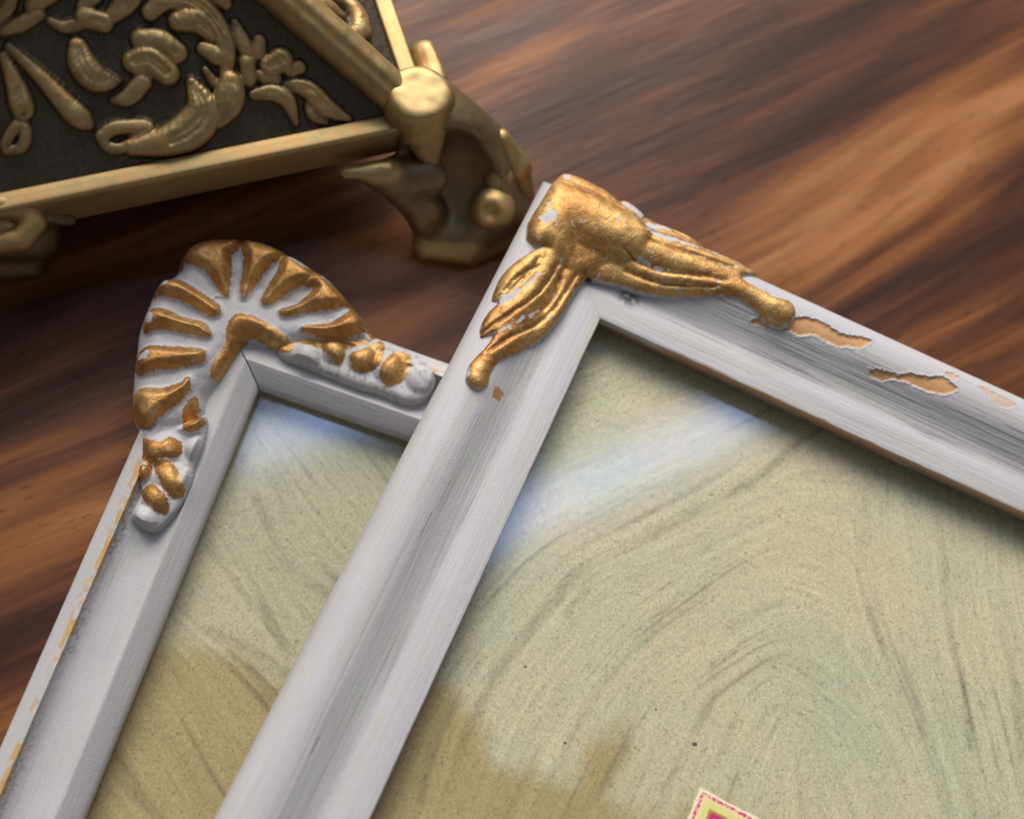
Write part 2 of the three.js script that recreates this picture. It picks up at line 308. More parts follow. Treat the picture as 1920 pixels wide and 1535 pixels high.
// a moulded ornament: height field over the frame's corner, split into its named pieces
function ornament(parent, { box, step, sd, height, piece, under, maps, names }) {
  const nx = Math.ceil((box[2] - box[0]) / step) + 1, nz = Math.ceil((box[3] - box[1]) / step) + 1, pos = new Float32Array(nx * nz * 3), uv = [], D = new Float32Array(nx * nz);
  for (let j = 0; j < nz; j++) for (let i = 0; i < nx; i++) {
    let x = box[0] + i * step, z = box[1] + j * step, d = sd(x, z); const k = j * nx + i; D[k] = d;
    if (d > 0 && d < step * 1.5) { const e = 0.05, gx = (sd(x + e, z) - d) / e, gz = (sd(x, z + e) - d) / e, l = Math.hypot(gx, gz) || 1; x -= gx / l * d; z -= gz / l * d; D[k] = 0; d = 0; }
    pos[3 * k] = x * MM; pos[3 * k + 1] = (d <= 0 ? height(x, z, d) : 0) * MM; pos[3 * k + 2] = z * MM; uv.push((x - box[0]) / (box[2] - box[0]), (z - box[1]) / (box[3] - box[1]));
  }
  const all = [], by = {};
  for (let j = 0; j + 1 < nz; j++) for (let i = 0; i + 1 < nx; i++) {
    const a = j * nx + i, b = a + 1, c = a + nx, d = c + 1;
    if (Math.max(D[a], D[b], D[c], D[d]) > 0 || Math.min(D[a], D[b], D[c], D[d]) >= 0) continue;
    const t = [a, c, b, b, c, d]; all.push(...t);
    const p = piece(box[0] + (i + 0.5) * step, box[1] + (j + 0.5) * step); (by[p] ??= []).push(...t);
  }
  const g = geo(pos, all, uv), m = new THREE.MeshStandardMaterial({ map: maps.color, metalness: 1, metalnessMap: maps.mr, roughness: 1, roughnessMap: maps.mr, bumpMap: maps.bump, bumpScale: 0.0002 });
  // the first piece carries the underside and is the ornament itself; the others are its children
  const base = mesh(names[0], subset(g, by[0]), m, parent);
  for (const k of Object.keys(by)) if (+k) mesh(names[k], subset(g, by[k]), m, base);
  const ui = []; for (let t = 0; t < all.length; t += 3) { const x = pos[3 * all[t]] * 1000, z = pos[3 * all[t] + 2] * 1000; if (Math.min(x, z) < 0.8) ui.push(all[t], all[t + 2], all[t + 1]); }
  const flat = pos.slice(); for (let i = 0; i < flat.length / 3; i++) flat[3 * i + 1] = under * MM;
  if (ui.length) mesh('underside', subset(geo(flat, ui, uv), ui), m, base);
}
function ornamentMaps(size, box, fn) {
  const n = size * size, store = new Float32Array(n * 3);
  const color = tex(size, size, (u, v, i, j) => { const r = fn(mix(box[0], box[2], u), mix(box[1], box[3], v)), k = 3 * (j * size + i); store[k] = r.metal; store[k + 1] = r.rough; store[k + 2] = r.bump; return r.c; });
  const mr = tex(size, size, (u, v, i, j) => { const k = 3 * (j * size + i); return [0, store[k + 1], store[k]]; }, false);
  const bump = tex(size, size, (u, v, i, j) => { const q = store[3 * (j * size + i) + 2]; return [q, q, q]; }, false);
  return { color, mr, bump };
}
function gilded(x, z, gold, edge, k) {                       // gold: 0 paint .. 1 leaf; edge: mm inside the leaf's border
  const n = fbm(x * 0.9 + k, z * 0.9, 4), f = fbm(x * 4 + k, z * 4, 3), p = paint(x, z, k, 0.3, 0);
  let leaf = GOLD.map((q, i) => q * (0.82 + 0.36 * (n - 0.5) + 0.3 * (f - 0.5)));
  leaf = mix3(leaf, [0.36, 0.13, 0.035], 0.34 * sstep(0.52, 0.75, fbm(x * 1.4 + 9, z * 1.4 + k, 3)) + 0.4 * sstep(0.42, 0.66, fbm(x * 0.16 + k, z * 0.16 + 4, 3)) + 0.55 * (1 - sstep(0.0, 0.5, edge)) * fbm(x * 2, z * 2 + k, 2));
  return { c: mix3(p, leaf, gold), metal: gold * 0.96, rough: mix(0.62, 0.48 + 0.18 * f + 0.10 * n, gold), bump: 0.5 + (f - 0.5) * mix(0.22, 0.34, gold) + 0.16 * gold + 0.10 * (vn(x * 9, z * 9) - 0.5) };
}

// ================================================================== FRONT FRAME
{
  const frame = thing('picture_frame', 'pale grey painted picture frame with gilded leaf corner, lying on top of the other frame', 'picture frame', 'painted picture frames');
  const WF = 21, HL = 9, LX = 150, LZ = 205;
  const pose = framePose(frame, F.n, CAM.clone().addScaledVector(ray(CX, CY), DF), [1126, 597], [1920, 953], [688, 1535], HL, WF), L = pose.local;
  const prof = makeProfile([
    { pts: [[0, 0.2], [0, 8.2]], flat: true, step: 1 },
    { pts: [[0, 8.2], [0.35, 10.2], [1.5, 12], [3.6, 13.1], [6, 13.3], [8.4, 12.6], [10.4, 11.3], [12.4, 10], [14.2, 9.3], [15.6, 9.25]], top: true },
    { pts: [[15.6, 9.25], [17.5, 9.35], [20.5, 9.05], [WF, 8.75]], top: true, lip: true },
    { pts: [[WF, 8.75], [WF, 6.3]], flat: true, step: 0.4, lip: true },
    { pts: [[WF, 6.3], [16.5, 6.3], [16.5, 0.2], [0, 0.2]], flat: true, step: 4 },
  ]);
  const z7 = (p) => L(1300 + p[0] / 2.79, 500 + p[1] / 2.79, 11.3), z1 = (h) => (p) => L(850 + p[0] / 2.743, 280 + p[1] / 2.743, h);
  // chips where paint has flaked off the top rail: [x along rail, w across]
  const chips = [
    [[300, 292], [370, 285], [470, 305], [520, 295], [610, 300], [700, 350], [780, 385], [905, 402], [870, 440], [800, 440], [700, 420], [620, 375], [560, 375], [480, 345], [390, 325]],
    [[910, 553], [970, 560], [1060, 590], [1110, 580], [1200, 605], [1270, 600], [1350, 655], [1290, 680], [1210, 665], [1130, 630], [1060, 600], [1000, 600], [950, 585]],
    [[1300, 568], [1365, 590], [1355, 612], [1305, 595]], [[1460, 640], [1560, 680], [1660, 745], [1580, 757], [1520, 705]],
  ].map((c) => outline(c.map(z7), 3));
  const chipD = (s, w) => { const j = 0.75 * (fbm(s * 1.6, w * 2.2, 4) - 0.5); let d = 9, q = -1; chips.forEach((c, i) => { const e = sdPoly(c, s, w, 2) + j; if (e < d) { d = e; q = i; } }); return [d, q]; };
  const arcTop0 = prof.ps[1].pts[0][2], lipEdge = prof.ps[2].pts.at(-1)[2], wOf = prof.wOf;
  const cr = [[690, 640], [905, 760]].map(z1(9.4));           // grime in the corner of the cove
  const topPaint = (s, a) => {
    const w = wOf(a), r = paint(s, a, 2.3, 1.3, w > 8 && w < 15.5 ? 1.35 : 0.3);
    const [d, q] = s > 20 && w < 15 ? chipD(s, w) : [9, -1];
    if (d < 0.5) {
      const tan = mix3(TAN, [0.62, 0.36, 0.17], fbm(s * 0.8, w * 4, 3)), k = q === 3 ? 0.5 : q === 2 ? 0.6 : 1;
      const t = sstep(0.06, -0.06, d) * k, m = mix3(r, tan, t), lip = sstep(0.42, 0.1, Math.abs(d - 0.16)) * (q < 2 ? 1 : 0.4);
      return [m[0], m[1], m[2], mix(r[3] + 0.26 * lip * (1 - t), 0.1 + 0.1 * fbm(s * 1.2, w * 5, 2), t)];
    }
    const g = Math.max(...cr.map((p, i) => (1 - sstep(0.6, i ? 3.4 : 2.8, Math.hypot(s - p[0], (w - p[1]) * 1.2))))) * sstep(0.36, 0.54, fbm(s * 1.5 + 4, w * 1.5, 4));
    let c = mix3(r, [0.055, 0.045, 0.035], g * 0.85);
    // bare wood along the inner arris and its edge face
    const e = a - lipEdge, bare = sstep(-0.55, 0.05, e + 0.9 * (fbm(s * 0.35, a, 3) - 0.5)) * sstep(0.22, 0.5, fbm(s * 0.10 + 3, a * 0.7 + 1, 3) + (e > 0 ? 0.08 : 0));
    if (e > -1) c = mix3(c, mix3(TAN, [0.20, 0.12, 0.085], sstep(0.8, 2.4, e + fbm(s * 0.6, a * 2, 2))), bare * 0.92);
    return [c[0], c[1], c[2], r[3] - 0.12 * (e > -1 ? bare : 0)];
  };
  const specG = outline([[205, 1245], [240, 1215], [268, 1240], [255, 1275], [215, 1280]].map(z1(12)), 3);
  const leftPaint = (s, a) => {
    const w = wOf(a), r = paint(s, a, 5.1, 1.1, w > 7 && w < 15 ? 0.55 : 0.2);
    const scr = Math.abs(w - 9.4 - 0.9 * (fbm(s * 0.05, 2, 2) - 0.5)) < 0.07 && s > 45 && s < 120 ? fbm(s * 0.2, 5, 2) : 0;
    let c = [0, 1, 2].map((i) => r[i] * (1 - 0.22 * sstep(0.35, 0.6, scr)));
    const d = sdPoly(specG, w, s, 2) + 0.15 + 1.5 * (fbm(s * 1.6, w * 1.6, 4) - 0.5); if (d < 0.1) c = mix3(c, [0.33, 0.15, 0.03], sstep(0.1, -0.1, d) * 0.9);
    const e = a - lipEdge, bare = e > -0.6 ? sstep(-0.4, 0.15, e + 1.2 * (fbm(s * 0.3 + 7, a, 3) - 0.5)) : 0; c = mix3(c, [0.30, 0.17, 0.085], bare * 0.75 * sstep(0.35, 0.6, fbm(s * 0.08, 3, 2)));
    return [c[0], c[1], c[2], r[3] - 0.2 * sstep(0.35, 0.6, scr)];
  };
  const mTop = paintMaterial(topPaint, prof, 1), mLeft = paintMaterial(leftPaint, prof, 2);
  const wobble = (s, a) => 0.16 * (fbm(s * 0.06, a * 0.15, 2) - 0.5);
  railPair(frame, prof, LX, mk((s, w) => [s, w], false), mTop, mTop, true, (s, a, w) => { const [d, q] = w < 15 ? chipD(s, w) : [9, 0]; return wobble(s, a) - 0.3 * sstep(0.1, -0.12, d) * (q < 2 ? 1 : 0.2); });
  railPair(frame, prof, LZ, mk((s, w) => [w, s], true), mLeft, mLeft, true, (s, a) => wobble(s + 300, a));
  railPair(frame, prof, LX, mk((s, w) => [s, LZ - w], true), paintPlain, paintPlain, false);
  railPair(frame, prof, LZ, mk((s, w) => [LX - w, s], false), paintPlain, paintPlain, false);
  // print under glass
  const zx = [18, 18, 134, 134];
  const seg = [[[937, 1238], [1047, 1115]], [[1133, 1047], [1247, 997]], [[1247, 997], [1498, 837]], [[873, 1387], [902, 1321]], [[848, 1478], [873, 1387]], [[943, 1245], [1005, 1165]], [[1125, 1500], [1169, 1405]], [[1241, 1516], [1313, 1358]], [[1352, 1422], [1373, 1362]], [[1860, 1405], [1882, 1499]], [[1349, 1191], [1487, 1120]], [[1278, 1141], [1353, 1087]], [[1412, 903], [1495, 832]], [[1387, 1003], [1453, 970]], [[1328, 1291], [1378, 1257]], [[1495, 1112], [1532, 1128]], [[1537, 1003], [1582, 1028]], [[1520, 1278], [1553, 1299]], [[1510, 900], [1570, 905]], [[1620, 920], [1616, 1095]], [[1616, 1095], [1645, 1182]], [[1678, 1220], [1703, 1282]], [[1770, 1003], [1782, 1178]], [[1787, 1187], [1807, 1274]], [[1857, 1012], [1862, 1120]], [[1862, 1120], [1912, 1262]], [[1600, 1450], [1640, 1535]], [[950, 950], [1150, 860]], [[1150, 800], [1400, 720]]].map(([p, q]) => [L(...p, 3.4), L(...q, 3.4)]);
  const brown = [[[760, 1250], [825, 1275], [900, 1345], [925, 1430], [1000, 1452], [1080, 1450], [1120, 1390], [1170, 1360], [1190, 1420], [1160, 1500], [1250, 1530], [1350, 1500], [1400, 1620], [500, 1700]]].map((o) => outline(o.map((p) => L(...p, 3.4)), 4));  // painted reflection: print colour turns brown where the glass mirrors the dark phone
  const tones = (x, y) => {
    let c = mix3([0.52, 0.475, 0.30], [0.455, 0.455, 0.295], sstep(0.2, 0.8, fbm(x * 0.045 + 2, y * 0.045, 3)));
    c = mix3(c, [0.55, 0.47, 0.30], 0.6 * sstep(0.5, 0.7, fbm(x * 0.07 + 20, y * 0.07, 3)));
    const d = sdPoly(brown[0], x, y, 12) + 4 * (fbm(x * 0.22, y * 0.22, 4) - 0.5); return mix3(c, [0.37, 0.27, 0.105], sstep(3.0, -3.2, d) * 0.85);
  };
  const lines = [[[848, 1478], [873, 1387], [902, 1321], [943, 1245], [1005, 1165], [1047, 1115], [1080, 1075], [1160, 1035], [1300, 960], [1412, 903], [1495, 832]], [[1857, 1012], [1862, 1120], [1900, 1250], [1918, 1420]], [[1110, 1535], [1140, 1460], [1169, 1405], [1200, 1345], [1265, 1275]], [[1235, 1535], [1280, 1430], [1313, 1358], [1345, 1290]], [[1349, 1195], [1420, 1150], [1487, 1120], [1532, 1130]], [[1616, 960], [1616, 1095], [1645, 1182], [1690, 1300]], [[1770, 1003], [1782, 1178], [1807, 1274], [1820, 1400]], [[790, 1500], [815, 1400], [850, 1310]], [[1060, 1150], [1110, 1095], [1170, 1060]], [[1352, 1422], [1378, 1350]]].map((l, i) => smoothLine(l.map((p) => [...L(...p, 3.1), i < 2 ? 1.7 : 1.25])));
  const fleck = [[1303, 1395, 0.5], [1060, 1393, 0.3], [1230, 1330, 0.22], [985, 1250, 0.25]].map(([x, y, r]) => [...L(x, y, 3.1), r]);
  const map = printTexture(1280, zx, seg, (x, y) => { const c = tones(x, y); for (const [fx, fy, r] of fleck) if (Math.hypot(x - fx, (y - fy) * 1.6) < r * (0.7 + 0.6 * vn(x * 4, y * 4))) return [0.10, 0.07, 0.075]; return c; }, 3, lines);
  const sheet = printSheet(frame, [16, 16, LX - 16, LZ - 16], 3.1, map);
  { const P = sheet.geometry.attributes.position, U = sheet.geometry.attributes.uv; for (let i = 0; i < P.count; i++) U.setXY(i, (P.getX(i) * 1000 - zx[0]) / (zx[2] - zx[0]), (P.getZ(i) * 1000 - zx[1]) / (zx[3] - zx[1])); }
  glassPane(frame, 15.5, LX - 15.5, 15.5, LZ - 15.5, 3.6); board(frame, 15.2, LX - 15.2, 15.2, LZ - 15.2, 0.6, 2.9);
  // bright paper label pasted on the print
  {
    const c0 = L(1314, 1476, 3.5), c1 = L(1425, 1535, 3.5), c2 = L(1291, 1535, 3.5), ax = Math.atan2(c1[1] - c0[1], c1[0] - c0[0]), az = Math.atan2(c2[1] - c0[1], c2[0] - c0[0]);
    const n = 40, pts = [], Wd = 34, Hd = 26, ux = [Math.cos(ax), Math.sin(ax)], uz = [Math.cos(az), Math.sin(az)], jit = (t, q) => 0.35 * (fbm(t * 1.3 + q * 19, q * 3, 3) - 0.5);
    const at = (a, b) => [c0[0] + ux[0] * a + uz[0] * b, c0[1] + ux[1] * a + uz[1] * b];
    for (let i = 0; i < n; i++) pts.push([Wd * i / n, i ? jit(Wd * i / n, 1) : 0]); for (let i = 0; i < n; i++) pts.push([Wd + jit(i, 2), Hd * i / n]); for (let i = 0; i < n; i++) pts.push([Wd * (1 - i / n), Hd + jit(i, 3)]); for (let i = 0; i < n; i++) pts.push([i ? jit(i * 0.7, 4) : 0, Hd * (1 - i / n)]);
    const sh = new THREE.Shape(pts.map(([a, b]) => new THREE.Vector2(a, b))), g = new THREE.ExtrudeGeometry(sh, { depth: 0.12, bevelEnabled: false }), P = g.attributes.position, U = g.attributes.uv;
    for (let i = 0; i < P.count; i++) { const a = P.getX(i), b = P.getY(i), h = P.getZ(i), q = at(a, b); U.setXY(i, a / Wd, b / Hd); P.setXYZ(i, q[0] * MM, (3.25 - 0.12 + h) * MM, q[1] * MM); }
    g.computeVertexNormals();
    const lab = tex(512, 384, (u, v) => {
      const a = u * Wd, b = v * Hd, e = Math.min(a * 0.85, b, Wd - a, Hd - b), j = 0.32 * (fbm(a * 2.2, b * 2.2, 3) - 0.5); let c = [0.86, 0.76, 0.55];
      if (e + j > 0.42) c = mix3([0.85, 0.45, 0.35], [0.62, 0.04, 0.15], sstep(0.42, 0.62, fbm(a * 2.5 + 4, b * 2.5, 3)));
      if (e + j > 0.85) c = mix3([0.84, 0.68, 0.40], [0.72, 0.68, 0.24], sstep(0.85, 1.6, e + j));
      if (e + j * 0.5 > 2.25) c = mix3([0.42, 0.30, 0.05], [0.55, 0.015, 0.14], sstep(0.0, 0.6, e + j - 2.25));
      if (e > 3.2) c = mix3(c, [0.70, 0.09, 0.26], sstep(0.4, 0.6, fbm(a * 1.1, b * 1.1, 3)));
      return c.map((q) => q * (1 + 0.15 * (vn(a * 9, b * 9) - 0.5)));
    });
    mesh('paper_label', g, new THREE.MeshStandardMaterial({ map: lab, roughness: 0.8, side: THREE.DoubleSide }), frame).userData.label = 'magenta and yellow paper label with ragged cream edge';
  }
  // gilded acanthus corner
  const h0 = 14.5, q = z1(h0), ql = z1(14);
  const body = outline([[560, 88], [645, 95], [800, 168], [870, 222], [1000, 297], [985, 350], [1030, 420], [1000, 500], [930, 560], [860, 575], [800, 572], [740, 592], [665, 605], [600, 600], [540, 560], [490, 505], [425, 492], [380, 430], [400, 330], [450, 250], [500, 170]].map(q), 4);
  const S = (pts, h) => { const p = smoothLine(pts.map(([x, y, r]) => [...z1(h)([x, y]), r / 2.743 / 10.2])), r = 3; return { p, h, b: [Math.min(...p.map((t) => t[0])) - r, Math.min(...p.map((t) => t[1])) - r, Math.max(...p.map((t) => t[0])) + r, Math.max(...p.map((t) => t[1])) + r] }; };
  const strands = [
    S([[720, 540, 90], [880, 590, 75], [1010, 640, 66], [1180, 670, 62], [1340, 690, 52], [1460, 715, 42], [1570, 770, 48], [1650, 815, 70], [1690, 830, 82]], 14),       // lower strand of the top arm, with its bead
    S([[820, 440, 100], [1000, 500, 85], [1180, 570, 70], [1350, 615, 55], [1470, 640, 30]], 14.5),
    S([[1000, 430, 40], [1180, 480, 50], [1350, 540, 50], [1480, 585, 40], [1575, 612, 14]], 14),
    S([[930, 330, 70], [1040, 360, 38], [1130, 395, 40], [1230, 435, 36], [1310, 466, 12]], 14),
    S([[640, 560, 80], [585, 680, 58], [520, 800, 52], [420, 910, 50], [300, 990, 46], [205, 1045, 46], [140, 1120, 56], [125, 1170, 60]], 14),                             // lower strand of the left arm
    S([[560, 520, 80], [480, 650, 62], [380, 770, 58], [270, 860, 46], [150, 948, 12]], 14.3),
    S([[480, 700, 30], [340, 800, 38], [230, 830, 34], [165, 880, 14]], 14),
    S([[520, 500, 40], [400, 570, 48], [310, 640, 52], [250, 705, 36], [208, 762, 10]], 14),
    S([[440, 380, 60], [420, 440, 45]], 14),
  ];
  const arms = [[[870, 222], [1000, 297], [985, 348], [1140, 374], [1310, 464], [1430, 522], [1585, 613], [1490, 645], [1560, 700], [1640, 745], [1600, 830], [1540, 787], [1440, 747], [1330, 732], [1200, 724], [1080, 697], [960, 657], [880, 612], [800, 572], [780, 450]],
    [[500, 500], [400, 545], [290, 592], [240, 680], [207, 763], [228, 778], [172, 835], [137, 905], [148, 952], [205, 945], [165, 1010], [130, 1060], [190, 1078], [300, 1038], [420, 958], [510, 888], [590, 780], [640, 682], [668, 606], [610, 500]]].map((o) => outline(o.map(ql), 4));
  const veins = [[[880, 520], [960, 570], [1080, 620], [1250, 650], [1400, 680]], [[1000, 470], [1150, 520], [1300, 560], [1450, 600]], [[980, 400], [1100, 425], [1250, 465], [1420, 520]], [[1150, 390], [1240, 440], [1310, 465]], [[640, 620], [590, 700], [520, 800], [430, 880], [300, 960], [180, 1040]], [[540, 580], [480, 680], [400, 770], [290, 850], [150, 940]], [[440, 560], [380, 640], [290, 720], [215, 765]], [[560, 640], [530, 720], [470, 800]], [[430, 600], [330, 660], [260, 730]], [[900, 600], [1050, 660], [1200, 690], [1350, 705]]].map((l) => smoothLine(l.map((p) => [...ql(p), 1])));
  const vein = cached((x, z) => { let d = 9; for (const l of veins) d = Math.min(d, stroke(l, x, z)[0]); return d; }, [-3, -3, 69, 60], 0.2);
  const strandAt = (x, z) => { let m = 0, id = -1, dd = 1e9; strands.forEach((s, i) => { if (x < s.b[0] || z < s.b[1] || x > s.b[2] || z > s.b[3]) { dd = Math.min(dd, 0.5); return; } const [d, r] = stroke(s.p, x, z); dd = Math.min(dd, (d - 1) * r); const hgt = d < 1 ? Math.sqrt(1 - d * d) * Math.min(r * 0.75, 1.8) : 0; if (hgt > m) { m = hgt; id = i; } }); return [m, id, dd]; };
  const box = [-3, -3, 69, 60], sd = cached((x, z) => Math.min(sdPoly(body, x, z), sdPoly(arms[0], x, z), sdPoly(arms[1], x, z), strandAt(x, z)[2]), box, 0.15);
  const base = (x, z) => { const w = Math.min(x, z); return w < 0 ? 8 : prof.y(clamp(w, 0, 21)); };
  const height = (x, z, d) => {
    const b = base(x, z), lift = Math.max(b, 10.6 + 1.2 * sstep(9, 3, Math.min(x, z))), db = sdPoly(body, x, z), t = clamp(-db / 2.4), bodyH = db < 0 ? Math.sqrt(1 - (1 - t) ** 2) * (2.5 + 0.7 * sstep(1, 6, -db)) : 0, [sh] = strandAt(x, z);
    const rim = sstep(0, -0.5, d);
    const da = Math.min(sdPoly(arms[0], x, z), sdPoly(arms[1], x, z)), ta = clamp(-da / 1.5), armH = da < 0 ? Math.sqrt(1 - (1 - ta) ** 2) * 1.25 : 0;
    const hh = smax(smax(bodyH, armH, 0.7), sh, 0.7) - (0.2 + 0.5 * fbm(x * 0.3 + 7, z * 0.3, 2)) * Math.exp(-((vein(x, z) / 0.42) ** 2)) * sstep(0, -0.6, d) + 0.35 * (fbm(x * 0.35, z * 0.35, 3) - 0.5) * rim;
    return d >= -0.001 ? Math.min(b, base(x + 0.3, z + 0.3)) - 0.15 : mix(b, lift, 0.75) + hh - 0.3 * (1 - rim);
  };
  const bareQ = [[[455, 330], [525, 335], [530, 385], [470, 410], [440, 380]], [[872, 228], [930, 235], [1000, 300], [975, 345], [900, 310]], [[975, 345], [1070, 345], [1150, 380], [1100, 402], [1000, 395]], [[985, 402], [1120, 430], [1230, 458], [1420, 500], [1380, 522], [1280, 500], [1100, 470], [1010, 440]], [[1470, 648], [1560, 625], [1650, 680], [1770, 735], [1790, 810], [1740, 790], [1640, 720], [1540, 690]],
    [[930, 515], [985, 545], [1070, 590], [1130, 615], [1060, 612], [980, 575]], [[430, 630], [445, 650], [370, 720], [290, 780], [200, 815], [260, 745], [340, 700]], [[470, 780], [400, 850], [300, 905], [230, 945], [140, 975], [210, 925], [330, 870]], [[545, 690], [535, 735], [515, 725]], [[575, 90], [625, 110], [600, 150], [570, 140]], [[10, 1120], [60, 1085], [85, 1140], [75, 1200], [95, 1235], [30, 1220]], [[1590, 830], [1660, 890], [1750, 870], [1770, 800], [1800, 880], [1680, 930], [1590, 890]], [[430, 285], [500, 290], [505, 312], [440, 310]]].map((o) => outline(o.map(q), 3));
  const maps = ornamentMaps(1024, box, (x, z) => {
    let g = -sd(x, z) - 0.12 + 0.4 * (fbm(x * 1.1, z * 1.1, 3) - 0.5); let b = 9; for (const o of bareQ) b = Math.min(b, sdPoly(o, x, z, 1.5));
    b += 0.3 + 2.0 * (fbm(x * 1.1 + 5, z * 1.1, 4) - 0.5); const scuff = Math.max(sstep(0.72, 0.78, fbm(x * 1.1 + 30, z * 1.1, 4)), sstep(0.68, 0.74, fbm(x * 0.55 + 3, z * 1.9, 4)) * sstep(24, 34, x));
    const gold = sstep(-0.05, 0.12, Math.min(g, b)) * (1 - 0.7 * scuff);
    const r = gilded(x, z, gold, Math.min(g, b), 1.7), vg = sstep(0.34, 0.08, vein(x, z)) * sstep(0.4, 0.62, fbm(x * 0.9 + 2, z * 0.9, 3)); r.c = mix3(r.c, [0.14, 0.065, 0.02], 0.8 * vg); r.rough = mix(r.rough, 0.7, vg); r.metal *= 1 - 0.6 * vg; return r;
  });
  ornament(frame, { box, step: 0.22, sd, height, under: 8, maps, names: ['gilded_corner', 'leaf', 'leaf', 'scroll', 'scroll'], piece: (x, z) => { const [m, id] = strandAt(x, z), db = sdPoly(body, x, z); if (db < -0.4 || id < 0) return 0; return id === 0 ? 3 : id === 4 ? 4 : id < 4 ? 1 : id < 8 ? 2 : 0; } });
  scene.userData.frontBack = pose;
}

// ================================================================== BACK FRAME
{
  const frame = thing('picture_frame_001', 'pale grey painted picture frame with gilded shell corner, tucked under the other frame', 'picture frame', 'painted picture frames');
  const WF = 16, HL = 8.2, LX = 150, LZ = 205, KW = WF / 20;
  const pose = framePose(frame, T.n, V(0, HL * MM, 0), [484, 725], [768, 829], [163, 1535], HL, WF), L = pose.local;
  const prof = makeProfile([
    { pts: [[0, 0.1], [0, 8.6]], flat: true, step: 1 },
    { pts: [[0, 8.6], [0.4, 9.9], [1.3, 10.6], [3, 11.4], [4.6, 12]], top: true },
    { pts: [[4.6, 12], [5, 10.7], [6.2, 9.7], [9, 9.1], [12, 9.1], [15, 9.7]], top: true },
    { pts: [[15, 9.7], [15.25, 10.35]], flat: true, lip: true, step: 0.25, top: true },
    { pts: [[15.25, 10.35], [15.7, 10.3], [17.6, 9.3], [19.4, 8.2], [20, 7.5]], top: true, lip: true },
    { pts: [[20, 7.5], [20, 5.6]], flat: true, lip: true, step: 0.5 },
    { pts: [[20, 5.6], [14, 5.6], [14, 0.1], [0, 0.1]], flat: true, step: 4 },
  ].map((p) => ({ ...p, pts: p.pts.map(([w, y]) => [w * KW, y]) })));
  const wOf = prof.wOf;
  const ridge = (s, w, k) => {                                // worn ridge between outer band and cove: gold and bare gesso
    const c = 3.62 + 0.22 * (fbm(s * 0.35 + k, 1, 3) - 0.5) * 2; return w - c;
  };
  const mkPaint = (k, gold) => (s, a) => {
    const w = wOf(a), r = paint(s, a, k, 0.6, w > 3.7 && w < 6 ? 0.7 : 0.12), e = ridge(s, w, k);
    let c = [r[0], r[1], r[2]], b = r[3];
    const crumb = sstep(0.52, 0.66, vn(s * 2.2 + k, a * 2.2) * 0.6 + vn(s * 5 + k, a * 5) * 0.4); if (e > 0.05 && e < 1.9) { const t = crumb * (1 - e / 1.9) * sstep(0.35, 0.6, fbm(s * 0.09 + k, 3, 2) + 0.12); c = mix3(c, [0.17, 0.14, 0.10], 0.75 * t); b += 0.22 * t; }
    if (e > -0.55 && e < 0.12) b += 0.14 * sstep(-0.55, -0.25, e);
    const gl = sstep(0.50, 0.60, fbm(s * 0.42 + k * 3 + 2, w * 1.2, 4) * 0.8 + 0.25 * gold(s)) * (e > -1.5 && e < 0.25 ? sstep(-1.5, -0.5, e + 0.9 * (fbm(s * 0.8, w * 2, 2) - 0.5)) : 0); c = mix3(c, [0.52, 0.30, 0.075], gl * 0.85);
    return [c[0], c[1], c[2], b];
  };
  const mLeft = paintMaterial(mkPaint(8.2, (s) => s < 72 && s > 30 ? 0.5 : s > 95 ? 0.55 : 0.38), prof, 3), mTop = paintMaterial(mkPaint(11.7, (s) => s > 40 ? 0.7 : 0), prof, 4, 1024, 512);
  const wob = (s, a, w) => 0.14 * (fbm(s * 0.08, a * 0.2, 2) - 0.5) + (w > 3 && w < 4.6 ? 0.26 * (fbm(s * 0.9, a * 0.9, 3) - 0.5) : 0);
  railPair(frame, prof, LZ, mk((s, w) => [w, s], true), mLeft, mLeft, true, wob, 0.14);
  railPair(frame, prof, LX, mk((s, w) => [s, w], false), mTop, mTop, true, (s, a, w) => wob(s + 500, a, w), 0.14);
  railPair(frame, prof, LX, mk((s, w) => [s, LZ - w], true), paintPlain, paintPlain, false);
  railPair(frame, prof, LZ, mk((s, w) => [LX - w, s], false), paintPlain, paintPlain, false);
  const seg = [[[479, 939], [522, 1039]], [[522, 1039], [613, 1111]], [[412, 1197], [536, 1260]], [[373, 1164], [421, 1207]], [[440, 1260], [480, 1310]], [[215, 1441], [268, 1504]], [[600, 900], [680, 1000]], [[350, 1300], [400, 1400]], [[479, 1060], [530, 1170]], [[250, 1350], [290, 1450]]].map(([p, q]) => [L(...p, 3.4), L(...q, 3.4)]);
  const brown = outline([[200, 1220], [320, 1205], [420, 1225], [470, 1240], [530, 1275], [700, 1290], [700, 1700], [100, 1700], [100, 1300]].map((p) => L(...p, 3.4)), 4);  // dark mirror image in the glass, put into the paper tone as brown
  const zx = [13, 13, 129, 129];
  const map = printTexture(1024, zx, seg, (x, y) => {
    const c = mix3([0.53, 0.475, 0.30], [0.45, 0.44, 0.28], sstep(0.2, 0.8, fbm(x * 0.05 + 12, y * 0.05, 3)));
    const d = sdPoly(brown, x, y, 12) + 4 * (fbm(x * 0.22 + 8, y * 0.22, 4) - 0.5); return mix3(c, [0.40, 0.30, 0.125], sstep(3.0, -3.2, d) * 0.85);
  }, 9, [[[479, 930], [500, 985], [522, 1039], [570, 1080], [613, 1115]], [[498, 885], [560, 1000], [600, 1060], [640, 1100]], [[390, 1180], [460, 1215], [536, 1260]], [[215, 1441], [268, 1504], [300, 1535]], [[460, 1060], [500, 1150], [540, 1230]], [[470, 1250], [500, 1310]]].map((l) => smoothLine(l.map((p) => [...L(...p, 3.4), 1.5]))));
